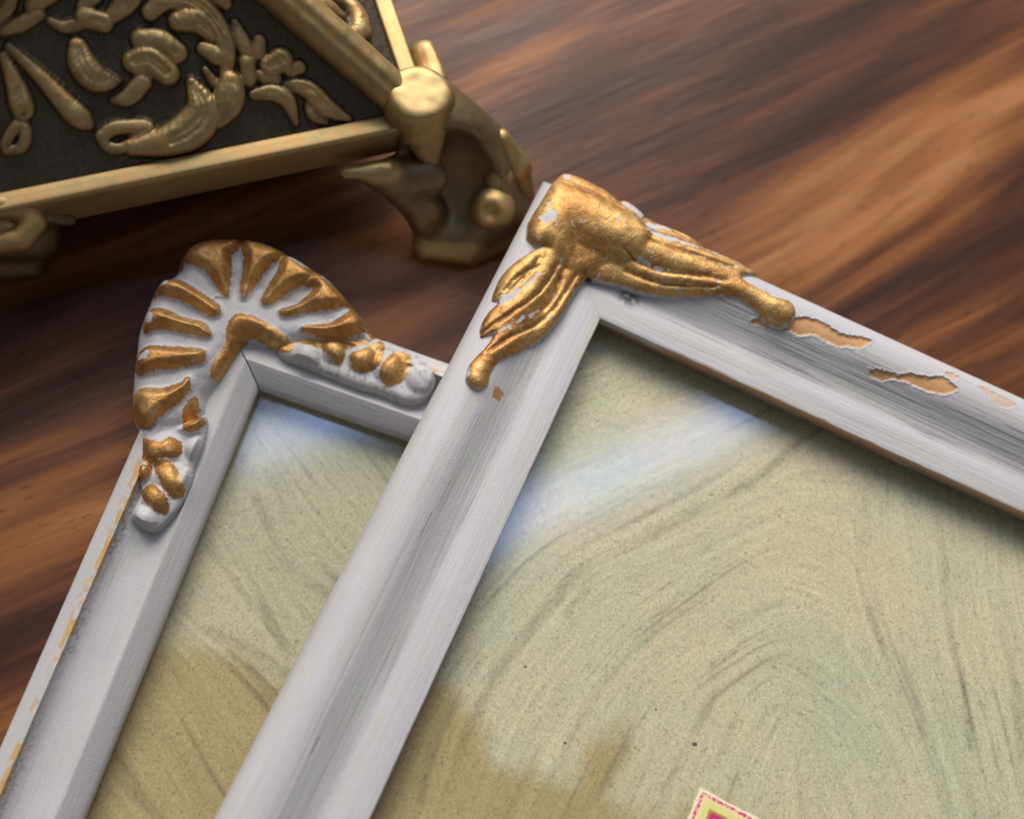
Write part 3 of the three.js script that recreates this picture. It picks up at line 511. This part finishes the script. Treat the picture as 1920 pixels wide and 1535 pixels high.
  const sheet = printSheet(frame, [12, 12, LX - 12, LZ - 12], 3.4, map);
  { const P = sheet.geometry.attributes.position, U = sheet.geometry.attributes.uv; for (let i = 0; i < P.count; i++) U.setXY(i, (P.getX(i) * 1000 - zx[0]) / (zx[2] - zx[0]), (P.getZ(i) * 1000 - zx[1]) / (zx[3] - zx[1])); }
  glassPane(frame, 11.6, LX - 11.6, 11.6, LZ - 11.6, 4.0); board(frame, 11.4, LX - 11.4, 11.4, LZ - 11.4, 0.5, 3.2);

  // gilded shell
  const z2 = (h) => (p) => L(180 + p[0] / 2.3986, 400 + p[1] / 2.3986, h), q = z2(13.5), qt = z2(12);
  const fan = outline([[380, 140], [450, 95], [560, 80], [700, 88], [820, 123], [930, 178], [1050, 258], [1135, 350], [1205, 430], [1245, 490], [1290, 560], [1250, 590], [1100, 600], [960, 590], [830, 600], [690, 560], [640, 600], [560, 720], [500, 800], [480, 880], [420, 960], [300, 1000], [200, 985], [150, 930], [133, 850], [138, 720], [152, 600], [165, 500], [200, 400], [240, 310], [290, 262], [335, 235], [350, 185]].map(q), 4);
  const tails = [[[400, 940], [490, 900], [485, 1020], [440, 1140], [430, 1200], [390, 1290], [330, 1370], [260, 1425], [185, 1405], [150, 1350], [195, 1250], [180, 1160], [200, 1040], [220, 960]], [[820, 590], [960, 560], [1150, 560], [1290, 560], [1400, 605], [1500, 665], [1535, 720], [1520, 790], [1470, 840], [1390, 845], [1290, 805], [1180, 775], [1050, 725], [930, 675], [840, 640]]].map((o) => outline(o.map(qt), 4));
  const lobesZ = [
    [[385, 170], [420, 120], [520, 95], [640, 90], [640, 150], [605, 190], [600, 300], [585, 365], [545, 320], [480, 250], [400, 205]],
    [[655, 95], [760, 108], [850, 165], [830, 200], [780, 235], [720, 300], [665, 375], [650, 330], [668, 200], [652, 140]],
    [[835, 180], [900, 185], [965, 240], [985, 300], [900, 325], [820, 375], [765, 405], [748, 375], [790, 300], [828, 235]],
    [[935, 315], [1000, 250], [1085, 320], [1145, 390], [1060, 425], [960, 435], [855, 460], [828, 435], [900, 405], [985, 335]],
    [[1140, 432], [1205, 442], [1228, 490], [1180, 530], [1080, 552], [960, 530], [928, 508], [1040, 498], [1120, 455]],
    [[248, 345], [295, 278], [380, 303], [450, 343], [530, 393], [558, 440], [520, 457], [450, 417], [370, 382], [290, 362]],
    [[203, 500], [212, 430], [290, 428], [380, 463], [480, 488], [512, 540], [480, 552], [400, 527], [300, 512], [230, 527]],
    [[158, 650], [200, 602], [300, 598], [420, 603], [488, 620], [472, 667], [400, 682], [300, 697], [200, 717], [163, 692]],
    [[143, 830], [190, 788], [290, 788], [380, 763], [412, 738], [418, 780], [372, 842], [300, 892], [230, 952], [180, 932], [148, 882]],
  ];
  const lobes = lobesZ.map((o) => outline(o.map(q), 4));
  const chev = outline([[600, 480], [640, 450], [700, 460], [780, 500], [880, 570], [860, 612], [780, 572], [690, 535], [650, 592], [600, 655], [550, 722], [513, 716], [530, 650], [580, 580]].map(q), 4);
  const patchesZ = [[[440, 828], [458, 870], [450, 900], [492, 932], [440, 977], [400, 967], [393, 900]], [[203, 1008], [290, 1040], [330, 1013], [382, 1040], [362, 1092], [300, 1098], [230, 1122], [203, 1080]], [[263, 1128], [330, 1118], [380, 1208], [388, 1260], [350, 1278], [300, 1222]], [[163, 1150], [240, 1138], [232, 1182], [180, 1202]], [[213, 1240], [260, 1223], [322, 1300], [312, 1347], [270, 1332], [208, 1270]], [[1018, 600], [1060, 578], [1112, 620], [1092, 682], [1060, 652]], [[1148, 640], [1200, 620], [1270, 578], [1292, 600], [1272, 682], [1200, 712], [1158, 692]], [[1283, 700], [1350, 628], [1402, 640], [1407, 690], [1372, 752], [1320, 772], [1283, 742]]];
  const patches = patchesZ.map((o) => outline(o.map(qt), 4));
  const beads = [[950, 640, 75, 55], [1460, 740, 72, 80], [1310, 690, 80, 70], [1190, 650, 75, 65], [1070, 620, 60, 60], [215, 1370, 60, 60], [270, 1280, 65, 65], [330, 1190, 75, 75], [300, 1060, 90, 70], [430, 930, 70, 80], [455, 1060, 50, 70], [410, 1200, 55, 60], [200, 1160, 40, 60]].map(([x, y, r, r2]) => [...qt([x, y]), (r + r2) / 2 / 2.3986 / 9.7]);
  const fanD = (x, z) => sdPoly(fan, x, z), tailD = (x, z) => Math.min(sdPoly(tails[0], x, z), sdPoly(tails[1], x, z));
  const sd = (x, z) => Math.min(fanD(x, z), tailD(x, z));
  const base = (x, z) => { const w = Math.min(x, z); return w < 0 ? 6 : prof.y(clamp(w, 0, 11.8)); };
  const lobeAt = (x, z) => { let d = 9, id = -1; lobes.forEach((o, i) => { const e = sdPoly(o, x, z, 3); if (e < d) { d = e; id = i; } }); return [d, id]; };
  const height = (x, z, d) => {
    const b = base(x, z), f = fanD(x, z), t = clamp(-f / 4.2), k = clamp(-tailD(x, z) / 1.6);
    if (d >= -0.001) return b - (Math.min(x, z) < 0 ? 0 : 0.2);
    const inner = Math.min(x, z);
    let h = f < 0 ? 6 + Math.sqrt(1 - (1 - t) ** 2) * 7.2 - 0.9 * sstep(4, 11, -f) : 0;
    const [ld] = lobeAt(x, z); if (f < 0) h += 1.35 * sstep(0.75, -1.7, ld) * 1.45 - 0.35 * sstep(0.0, 1.0, ld) * sstep(0.6, 2.5, -f);
    const cd = sdPoly(chev, x, z, 3); if (f < 0) h += 0.8 * sstep(0.6, -1.0, cd);
    let tl = 0; if (k > 0) { tl = 10.2 + 1.6 * Math.sqrt(1 - (1 - k) ** 2); for (const [bx_, bz, r] of beads) { const e = Math.hypot(x - bx_, z - bz) / r; if (e < 1) tl = smax(tl, 10.4 + 2.9 * Math.sqrt(1 - e * e) * Math.min(1, k * 1.5), 0.6); } for (const o of patches) { const e = sdPoly(o, x, z, 2); tl += 0.45 * sstep(0.5, -0.8, e); } }
    const r = smax(h, tl, 1.0) + 0.3 * (fbm(x * 0.5, z * 0.5, 3) - 0.5) * sstep(0, -0.6, d);
    return Math.max(r, Math.min(x, z) < 0 ? 6 : b - 0.2 + 0.6 * sstep(0.2, 1.0, -d));
  };
  const box = [-9, -9, 58, 58];
  const bareQ = [[[390, 105], [470, 80], [420, 120]], [[860, 195], [920, 205], [965, 235], [920, 245]], [[265, 310], [310, 300], [330, 325], [280, 330]], [[215, 440], [260, 450], [255, 490], [215, 480]], [[185, 635], [240, 615], [255, 640], [200, 665]], [[1000, 265], [1060, 285], [1080, 320], [1020, 300]], [[760, 120], [840, 150], [800, 170]]].map((o) => outline(o.map(q), 3));
  const maps = ornamentMaps(1024, box, (x, z) => {
    const px = lobeAt(x, z); let d = Math.min(px[0], sdPoly(chev, x, z, 2)); for (const o of patches) d = Math.min(d, sdPoly(o, x, z, 2));
    let b = 9; for (const o of bareQ) b = Math.min(b, sdPoly(o, x, z, 1.5));
    let rim = 9;
    if (px[1] <= 4 && px[1] >= 0 && px[0] < 2.2 && fanD(x, z) > -1.7) rim = -1;       // leaf runs over the outer rim of the upper lobes
    const g = -Math.min(d, rim) + 0.55 * (fbm(x * 3.1, z * 3.1, 2) - 0.5) + 0.5 * (fbm(x * 0.9, z * 0.9, 4) - 0.5) + 0.22, e = Math.min(g, b + 0.2 + 1.8 * (fbm(x * 1.1, z * 1.1 + 7, 4) - 0.5));
    const r = gilded(x, z, sstep(-0.06, 0.12, e) * (1 - 0.55 * sstep(0.72, 0.8, fbm(x * 1.2 + 13, z * 1.2, 4))), e, 6.3);
    const gr = sstep(0.6, 0.72, fbm(x * 1.6 + 3, z * 1.6, 3)) * (x > 22 && z < 16 ? 0.5 : 0.12); r.c = mix3(r.c, [0.16, 0.145, 0.12], gr * (1 - r.metal)); return r;
  });
  ornament(frame, { box, step: 0.22, sd, height, under: 6, maps, names: ['gilded_shell', 'lobe', 'lobe', 'lobe', 'lobe', 'lobe', 'lobe', 'lobe', 'lobe', 'lobe', 'leaf_tail', 'leaf_tail', 'chevron'], piece: (x, z) => { const [d, id] = lobeAt(x, z); if (d < 0.3) return id + 1; if (sdPoly(chev, x, z, 2) < 0.2) return 12; if (fanD(x, z) > 0) return x > z ? 11 : 10; return 0; } });
  // clearance between the two frames
  const fp = scene.userData.frontBack; let min = 99, at = null;
  for (let x = 0; x <= LX; x += 1) for (let z = 0; z <= LZ; z += 1) { const w = Math.min(x, z, LX - x, LZ - z); if (w > WF) continue; let y = prof.y(w); if (Math.min(x, z) >= 0 && sd(x, z) < -0.5) y = height(x, z, sd(x, z)); const p = V(x * MM, y * MM, z * MM).applyMatrix4(pose.m).applyMatrix4(fp.inv); if (p.x > 0 && p.z > 0 && p.x < 0.15 && p.z < 0.205 && (Math.min(p.x, p.z) < 0.015 || true)) { const c = p.y * 1000 * -1; if (-c !== c && p.y * 1000 < 50 && 0.2 - p.y * 1000 < min) { min = 0.2 - p.y * 1000; at = [x, z, y]; } } }
  delete scene.userData.frontBack;
}

// ================================================================== BRASS STAND
const BRASS = [0.47, 0.335, 0.145], PATINA = [0.085, 0.070, 0.052];
{
  const RH = 26, stand = thing('brass_stand', 'antique brass stand with sloping scrolled relief sides and curled feet, beside the frames', 'stand');
  const a0 = atHeight(725, 235, RH), b0 = atHeight(60, 370, RH), up = V(0, 1, 0), e1 = b0.clone().sub(a0).normalize(), e2 = e1.clone().cross(up); if (e2.dot(atHeight(710, 0, RH).sub(atHeight(785, 160, RH))) < 0) e2.negate();
  // stand axes: u along the front rim away from the near corner, v into the stand, y up
  const corner = a0.clone().addScaledVector(e1, -0.0075); corner.y = 0;
  const flip = e1.clone().cross(up).dot(e2) < 0;              // true when (u, y, v) is left-handed
  const M = new THREE.Matrix4().makeBasis(e1, up, e2).setPosition(corner), inv = M.clone().invert();
  const memo = new Map(), loc = (px, py, h) => { const key = (px + 500) * 1e8 + (py + 500) * 1e4 + h * 10; let v = memo.get(key); if (!v) memo.set(key, v = loc0(px, py, h)); return v; };
  const loc0 = (px, py, h) => { const p = atHeight(px, py, h).applyMatrix4(inv); return [p.x * 1000, p.y * 1000, p.z * 1000]; };
  const fix = (g) => { g.applyMatrix4(M); if (flip) { const ix = g.index.array; for (let i = 0; i < ix.length; i += 3) { const t = ix[i + 1]; ix[i + 1] = ix[i + 2]; ix[i + 2] = t; } } g.computeVertexNormals(); return g; };
  const brass = new THREE.MeshStandardMaterial({ color: 0xffffff, vertexColors: true, metalness: 0.8, roughness: 0.52 });
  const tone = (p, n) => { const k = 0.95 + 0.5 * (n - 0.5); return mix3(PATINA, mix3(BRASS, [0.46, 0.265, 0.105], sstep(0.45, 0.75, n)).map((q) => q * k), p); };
  const LU = 92, LV = 92, SL = rad(33), RISE = 25;
  const h = LU * 0.5;
  // sloping sides: q along the rim, t up the slope. side 0 = front, 1 = right
  const strokesZ = [
    [[40, 250, 16], [200, 400, 26], [330, 540, 36], [400, 610, 40], [450, 650, 22]], [[10, 300, 18], [70, 430, 30], [110, 560, 38], [115, 590, 22]],
    [[20, 760, 18], [50, 700, 20], [100, 650, 22], [130, 690, 22], [110, 770, 20], [30, 790, 18]], [[400, 250, 30], [430, 350, 46], [500, 420, 42], [610, 432, 12]], [[580, 530, 14], [660, 515, 28], [735, 430, 32]],
    [[730, 215, 36], [830, 222, 38], [910, 280, 36]], [[690, 330, 38], [770, 315, 46], [860, 385, 42]], [[770, 75, 28], [850, 12, 32], [960, 5, 34], [1060, 65, 36], [1140, 175, 34], [1172, 300, 30], [1160, 390, 22]],
    [[920, 120, 34], [1010, 112, 42], [1095, 180, 30]], [[1050, 260, 26], [1115, 295, 34]], [[1215, 130, 18], [1250, 220, 28], [1290, 310, 26]], [[1340, 220, 24], [1335, 280, 26]], [[1390, 350, 34], [1450, 320, 44]], [[1500, 370, 26], [1545, 355, 26]], [[1275, 330, 30], [1285, 420, 26]], [[1360, 400, 26], [1420, 410, 24]],
    [[1190, 440, 42], [1178, 530, 52], [1130, 640, 24]], [[520, 715, 22], [600, 670, 26], [760, 672, 26], [650, 765, 22], [560, 770, 22], [520, 715, 22]], [[680, 770, 30], [850, 740, 48], [980, 680, 62], [1050, 580, 56], [990, 440, 22]], [[1060, 370, 16], [1110, 440, 20]],
    [[1310, 500, 20], [1400, 488, 30], [1480, 525, 30], [1525, 640, 16]], [[1480, 445, 18], [1590, 470, 34], [1680, 560, 36], [1800, 620, 16]], [[1600, 520, 18], [1610, 600, 22], [1680, 640, 14]],
    [[10, 170, 20], [100, 135, 26], [200, 80, 22]], [[260, 120, 18], [330, 150, 22], [420, 130, 22]], [[440, 100, 34], [530, 125, 34]], [[580, 90, 26], [650, 20, 36], [710, -60, 30]], [[-60, 130, 20], [20, 60, 26], [60, -20, 22]], [[160, 40, 24], [240, -10, 28], [330, -60, 22]], [[420, 40, 20], [480, -20, 30], [520, -90, 26]], [[820, -60, 30], [930, -90, 34], [1060, -60, 34], [1160, 20, 26]],
  ];
  const slopePoint = (px, py, side) => {                     // photo point -> (q, t) on a sloping side
    const o = side ? V(0, RH * MM, 0) : V(0, RH * MM, 0), nl = side ? V(-Math.sin(SL), Math.cos(SL), 0) : V(0, Math.cos(SL), -Math.sin(SL));
    const p = onPlane(px, py, o.applyMatrix4(M), nl.transformDirection(M)).applyMatrix4(inv); return side ? [p.z * 1000, p.x * 1000 / Math.cos(SL)] : [p.x * 1000, p.z * 1000 / Math.cos(SL)];
  };
  const scaleZ = 1 / 2.742 / 8.8;
  const frontS = strokesZ.map((s) => smoothLine(s.map(([x, y, r]) => [...slopePoint(x / 2.742, y / 2.742, 0), r * scaleZ * 1.12])));
  const rightS = [[[600, -20, 8], [650, -10, 12], [680, 20, 15], [685, 50, 14], [660, 65, 12]], [[670, 62, 14], [690, 50, 14]], [[560, -40, 10], [620, 0, 12], [650, 20, 8]], [[640, -60, 12], [700, -60, 12], [720, -120, 10]]].map((s) => smoothLine(s.map(([x, y, r]) => [...slopePoint(x, y, 1), r / 8.8])));
  const side = (which, strokes) => {
    const TL = RISE / Math.sin(SL), step = 0.3, nt = Math.ceil((TL) / step), nq = Math.ceil((LU) / step), pos = [], col = [], idx = [], ids = [], ny = Math.cos(SL), nv = Math.sin(SL);
    for (let j = 0; j <= nt; j++) for (let i = 0; i <= nq; i++) {
      const t = TL * j / nt, inset = t * Math.cos(SL), q = inset + (LU - 2 * inset) * i / nq;
      let hh = 0, id = -1, best = 1e9; strokes.forEach((s, k) => { const [d, r] = stroke(s, q, t); if (d < 1.25) { const e = (Math.min(2.4, r * 1.05) * Math.pow(Math.max(0, 1 - (d / 1.14) ** 2), 0.42) - 0.4 * Math.exp(-(((d - 0.15) / 0.22) ** 2)) * sstep(1.0, 1.9, r) * sstep(0.4, 0.6, vn(q * 0.3 + k * 5, t * 0.3))) + (fbm(q * 0.5 + k, t * 0.5, 2) - 0.5) * 0.3 * sstep(1, 0.5, d); if (e > hh) { hh = e; id = k; } } best = Math.min(best, (d - 1) * r); });
      hh += 0.16 * (fbm(q * 2.2, t * 2.2, 3) - 0.5);
      const y = RH - 1.2 + t * Math.sin(SL) + hh * ny, v = 1.2 + inset - hh * nv;
      if (which) pos.push(v * MM, y * MM, q * MM); else pos.push(q * MM, y * MM, v * MM);
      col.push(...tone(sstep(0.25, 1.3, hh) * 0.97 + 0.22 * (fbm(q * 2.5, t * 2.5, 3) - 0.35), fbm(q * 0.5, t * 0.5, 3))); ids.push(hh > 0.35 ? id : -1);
    }
    const n = nq + 1, by = {}; for (let j = 0; j < nt; j++) for (let i = 0; i < nq; i++) { const a = j * n + i, t = which ? [a, a + n, a + 1, a + 1, a + n, a + n + 1] : [a, a + 1, a + n, a + 1, a + n + 1, a + n]; idx.push(...t); (by[ids[a]] ??= []).push(...t); }
    const g = fix(geo(pos, idx, null, col)), sw = (arr) => { if (!flip) return arr; const o = arr.slice(); for (let i = 0; i < o.length; i += 3) { const t = o[i + 1]; o[i + 1] = o[i + 2]; o[i + 2] = t; } return o; };
    const panel = mesh('relief_panel', subset(g, sw(by[-1])), brass, stand);
    for (const k of Object.keys(by)) if (+k >= 0) mesh('scroll', subset(g, sw(by[k])), brass, panel);
  };
  side(0, frontS); side(1, rightS);
  const part = (name, sd, lo, hi, step, dark) => mesh(name, fix(nets(name === 'rim' ? sd : (x, y, z) => sd(x, y, z) + 0.35 * (fbm(x * 0.55 + y * 0.4, z * 0.55 - y * 0.3, 3) - 0.5), lo, hi, step, (x, y, z) => tone(clamp(dark ? dark(x, y, z) : 0.97), fbm(x * 0.5 + y * 0.7, z * 0.5 - y * 0.3, 3)))), brass, stand);
  const bxsd = (x, y, z, c, b, r) => { const qx = Math.abs(x - c[0]) - b[0] + r, qy = Math.abs(y - c[1]) - b[1] + r, qz = Math.abs(z - c[2]) - b[2] + r; return Math.hypot(Math.max(qx, 0), Math.max(qy, 0), Math.max(qz, 0)) + Math.min(Math.max(qx, qy, qz), 0) - r; };
  const cap = (x, y, z, a, b, ra, rb) => { const vx = b[0] - a[0], vy = b[1] - a[1], vz = b[2] - a[2], wx = x - a[0], wy = y - a[1], wz = z - a[2], t = clamp((wx * vx + wy * vy + wz * vz) / (vx * vx + vy * vy + vz * vz)); return Math.hypot(wx - vx * t, wy - vy * t, wz - vz * t) - mix(ra, rb, t); };
  // rim bars, edge ribs
  part('rim', (x, y, z) => bxsd(x, y, z, [h, RH - 4.1, 0.4], [h + 1, 4.3, 1.7], 0.45) , [-2, RH - 10, -3], [LU + 2, RH + 2, 4], 0.5);
  part('rim', (x, y, z) => bxsd(x, y, z, [0.4, RH - 4.1, h], [1.7, 4.3, h + 1], 0.45) , [-3, RH - 10, -2], [4, RH + 2, LV + 2], 0.5);
  const rt = RISE / Math.tan(SL), ribTop = [rt, RH + RISE, rt];
  part('edge_rib', (x, y, z) => { const d = cap(x, y, z, [1, RH - 0.6, 1], ribTop, 3.6, 3.6), g = cap(x, y, z, [1, RH + 2.9, -1.2], [ribTop[0], ribTop[1] + 3.5, ribTop[2] - 2.2], 0.8, 0.8); return smax(d, -g, 0.8); }, [-4, RH - 6, -4], [ribTop[0] + 4, ribTop[1] + 5, ribTop[2] + 4], 0.5, (x, y, z) => 0.75 + 0.3 * fbm(x, z, 2));
  { // turned stem on top, out of the picture
    const g = new THREE.LatheGeometry([[0, 0], [12.5, 0], [12.5, 2.5], [10, 4], [8.5, 7], [9.8, 10], [7, 13], [5.5, 20], [6.5, 30], [8.5, 34], [8.5, 36], [0, 36]].map(([r, y]) => new THREE.Vector2(r * MM, (RH + RISE - 1 + y) * MM)), 40); g.translate(h * MM, 0, LV / 2 * MM); g.applyMatrix4(M); g.computeVertexNormals();
    const n = g.attributes.position.count; g.setAttribute('color', new THREE.Float32BufferAttribute(new Array(n * 3).fill(0).map((_, k) => BRASS[k % 3]), 3)); mesh('stem', g, brass, stand);
  }
  for (const far of [0, 1]) { // the two sides that face away
    const a = far ? [LU - 1.2, RH - 1.2, 0] : [0, RH - 1.2, LV - 1.2], b = [LU - 1.2, RH - 1.2, LV - 1.2], c = far ? [LU - rt, RH + RISE - 1.2, rt] : [rt, RH + RISE - 1.2, LV - rt], d = [LU - rt, RH + RISE - 1.2, LV - rt];
    const g = fix(geo([...a, ...b, ...c, ...d].map((q) => q * MM), far ? [0, 2, 1, 1, 2, 3] : [0, 1, 2, 1, 3, 2], null, new Array(4).fill(PATINA).flat())); mesh('relief_panel', g, brass, stand);
    part('rim', (x, y, z) => far ? bxsd(x, y, z, [LU - 0.4, RH - 4.1, h], [1.7, 4.3, h + 1], 0.45) : bxsd(x, y, z, [h, RH - 4.1, LV - 0.4], [h + 1, 4.3, 1.7], 0.45), far ? [LU - 4, RH - 10, -2] : [-2, RH - 10, LV - 4], far ? [LU + 3, RH + 2, LV + 2] : [LU + 2, RH + 2, LV + 3], 0.9);
  }
  for (const [u, v] of [[1, LV - 1], [LU - 1, 1], [LU - 1, LV - 1]]) part('edge_rib', (x, y, z) => cap(x, y, z, [u, RH - 0.6, v], [u < h ? rt : LU - rt, RH + RISE, v < h ? rt : LV - rt], 3.4, 3.4), [Math.min(u, rt) - 4, RH - 6, Math.min(v, rt) - 4], [Math.max(u, LU - rt) + 4, RH + RISE + 5, Math.max(v, LV - rt) + 4], 0.9);
  { const g = new THREE.BoxGeometry((LU - 2) * MM, 1.6 * MM, (LV - 2) * MM); g.translate(h * MM, (RH - 5.6) * MM, LV / 2 * MM); g.applyMatrix4(M); const n = g.attributes.position.count; g.setAttribute('color', new THREE.Float32BufferAttribute(new Array(n * 3).fill(0).map((_, i) => PATINA[i % 3]), 3)); mesh('base_plate', g, brass, stand); }
  // near corner foot: boss, bracket, pad and scrolls
  const P = (px, py, hh) => loc(px, py, hh);
  part('corner_boss', (x, y, z) => { let d = cap(x, y, z, P(784, 196, 27), P(807, 302, 18.5), 6.6, 1.8); d = smin(d, cap(x, y, z, P(742, 182, 28.2), P(822, 182, 28.2), 2.2, 2.6), 1.5); return smax(d, y - 31.4, 0.8); }, [-16, 10, -16], [16, 40, 16], 0.5);
  const camL = CAM.clone().applyMatrix4(inv).multiplyScalar(1000), fc = P(846, 372, 9), td = V(camL.x - fc[0], camL.y - fc[1], camL.z - fc[2]).normalize(), hol = [fc[0] + td.x * 12, fc[1] + td.y * 12, fc[2] + td.z * 12];
  const padD = (x, y, z) => Math.min(cap(x, y, z, P(800, 460, 2.4), P(880, 468, 2.4), 3.0, 3.2), cap(x, y, z, P(880, 468, 2.4), P(955, 440, 2.4), 3.2, 2.8)), ledge = (x, y, z) => cap(x, y, z, P(648, 324, 20), P(728, 318, 20), 1.2, 1.8);
  part('foot', (x, y, z) => {
    let d = cap(x, y, z, P(800, 250, 22), P(832, 425, 4.5), 6.0, 4.6); d = smin(d, cap(x, y, z, P(822, 195, 24), P(905, 268, 15), 4.4, 5.0), 3);
    d = smin(d, cap(x, y, z, P(850, 250, 21), P(950, 395, 5), 5.2, 5.2), 4);
    d = smin(d, cap(x, y, z, P(880, 340, 11), P(900, 430, 4), 7.0, 5.0), 4);
    d = smax(d, -(Math.hypot(x - hol[0], y - hol[1], z - hol[2]) - 12.2), 2);
    d = smin(d, cap(x, y, z, P(735, 335, 16), P(795, 395, 9), 3.6, 3.4), 3); d = smin(d, cap(x, y, z, P(795, 395, 9), P(800, 445, 3), 3.4, 2.4), 2);
    d = smin(d, padD(x, y, z), 1.2); d = smin(d, ledge(x, y, z), 1.4); d = smin(d, cap(x, y, z, P(700, 330, 18), P(800, 330, 16), 2.2, 4), 2);
    return Math.max(d, -y + 0.02);
  }, [-36, -0.5, -36], [26, 34, 16], 0.6, (x, y, z) => 0.36 + 0.64 * sstep(1.2, 0.2, Math.min(padD(x, y, z), ledge(x, y, z))) + 0.25 * (fbm(x * 0.4, z * 0.4 + y * 0.4, 3) - 0.3));
  const Q = (px, py, hh, k) => { const p = P(px, py, hh); return [p[0] + td.x * k, p[1] + td.y * k, p[2] + td.z * k]; };
  const sLo = [-50, -0.5, -44], sHi = [14, 34, 20];
  part('foot_leaf', (x, y, z) => { const d = cap(x, y, z, Q(938, 262, 15, 3), Q(966, 315, 9, 4), 2.0, 2.8); return Math.max(smin(d, cap(x, y, z, Q(966, 315, 9, 4), Q(982, 375, 3.5, 2), 2.8, 2.4), 1), -y + 0.02); }, sLo, sHi, 0.6);
  const k1 = Q(932, 335, 9, 5); part('foot_scroll', (x, y, z) => Math.hypot(x - k1[0], y - k1[1], z - k1[2]) - 3.1, sLo, sHi, 0.6);
  const k2 = Q(920, 390, 6, 5), k3 = Q(916, 400, 6, 9.6); part('foot_scroll', (x, y, z) => smax(Math.hypot(x - k2[0], y - k2[1], z - k2[2]) - 4.6, -(Math.hypot(x - k3[0], y - k3[1], z - k3[2]) - 2.2), 0.8), sLo, sHi, 0.6);
  part('foot_scroll', (x, y, z) => Math.max(cap(x, y, z, Q(955, 395, 3.5, 2), Q(984, 408, 3, 1), 3.2, 2.6), -y + 0.02), sLo, sHi, 0.6);
  // small ear on the right rim
  part('rim_ear', (x, y, z) => smin(cap(x, y, z, P(800, 92, 21), P(822, 150, 21), 1.7, 1.9), cap(x, y, z, P(785, 100, 20), P(805, 160, 20), 1.8, 2.2), 1.5), [-20, 10, -10], [14, 34, 40], 0.6);
  // second foot under the far end of the front rim: a curled scroll
  const ring = (x, y, z, pts, r) => { let d = 9; for (let i = 0; i + 1 < pts.length; i++) d = Math.min(d, cap(x, y, z, pts[i], pts[i + 1], r, r)); return d; };
  const sp = [[-30, 400, 21], [20, 384, 21], [70, 392, 20], [82, 415, 19], [60, 445, 18], [10, 455, 17], [-30, 440, 17]].map((p) => Q(...p, 4)), sp2 = [[-40, 425, 18], [20, 425, 18], [36, 422, 18]].map((p) => Q(...p, 4));
  part('foot', (x, y, z) => {
    let d = ring(x, y, z, sp, 2.0); d = Math.min(d, ring(x, y, z, sp2, 1.4)); d = smin(d, cap(x, y, z, P(95, 404, 20), P(130, 412, 19), 1.7, 1.2), 1.0);
    d = smin(d, cap(x, y, z, P(-40, 440, 13), P(60, 440, 13), 4.6, 4.6), 1.2); d = smin(d, cap(x, y, z, P(-40, 478, 9), P(85, 455, 9), 3.0, 2.0), 1.0); d = smin(d, cap(x, y, z, P(-60, 500, 3), P(55, 495, 3), 3.0, 2.8), 1.0);
    return Math.max(d, -y + 0.02);
  }, [48, -0.5, -40], [100, 34, 16], 0.6, (x, y, z) => { const d = Math.min(ring(x, y, z, sp, 2), ring(x, y, z, sp2, 1.4), cap(x, y, z, P(-40, 478, 9), P(85, 455, 9), 3, 2)); return 0.25 + 0.75 * sstep(1.2, 0.2, d); });
  // feet out of the picture
  for (const [u, v] of [[LU - 4, LV - 4], [4, LV - 4]]) part('foot', (x, y, z) => Math.max(smin(cap(x, y, z, [u, 22, v], [u + (u > h ? 4 : -4), 3, v + 4], 5, 4), cap(x, y, z, [u - 5, 2, v + 5], [u + 5, 2, v + 5], 2.4, 2.4), 2), -y + 0.02), [u - 12, -0.5, v - 12], [u + 12, 28, v + 12], 1);
}

// ================================================================== CEILING LAMP that the glass mirrors
{
  const Hc = 1.7, mirror = (px, py, nCam, pt) => { const n = c2w(nCam), p = onPlane(px, py, pt, n), d = ray(px, py), r = d.addScaledVector(n, -2 * d.dot(n)); return p.addScaledVector(r, (Hc - p.y) / r.y); };
  const fp = CAM.clone().addScaledVector(ray(CX, CY), DF), A = mirror(440, 850, T.n, V(0, 0, 0)), A2 = mirror(720, 825, T.n, V(0, 0, 0)), B = mirror(1420, 765, F.n, fp), Bm = mirror(950, 970, F.n, fp), Bq = mirror(1170, 870, F.n, fp);
  const mid = A.clone().add(B).multiplyScalar(0.5), len = A.distanceTo(B), wd = 0.10;
  const lamp = thing('strip_lamp', 'long cool white strip lamp mirrored in the picture glass', 'lamp');
  lamp.position.copy(mid); lamp.rotation.y = -Math.atan2(B.z - A.z, B.x - A.x);
  const hs = new RoundedBoxGeometry(len + 0.04, 0.05, wd + 0.03, 2, 0.008); hs.translate(0, 0.035, 0);
  mesh('housing', hs, new THREE.MeshStandardMaterial({ color: 0xdddddd, roughness: 0.5 }), lamp);
  const gl = new THREE.PlaneGeometry(len, wd); gl.rotateX(Math.PI / 2); mesh('diffuser', gl, new THREE.MeshStandardMaterial({ color: 0x222222, emissive: new THREE.Color().setRGB(0.36, 0.52, 1.0), emissiveIntensity: 5 }), lamp);
  const l = new THREE.RectAreaLight(new THREE.Color().setRGB(0.36, 0.52, 1.0), 4, len, wd); l.rotation.x = -Math.PI / 2; l.position.y = -0.004; lamp.add(l);
}
renderer.render(scene, camera);
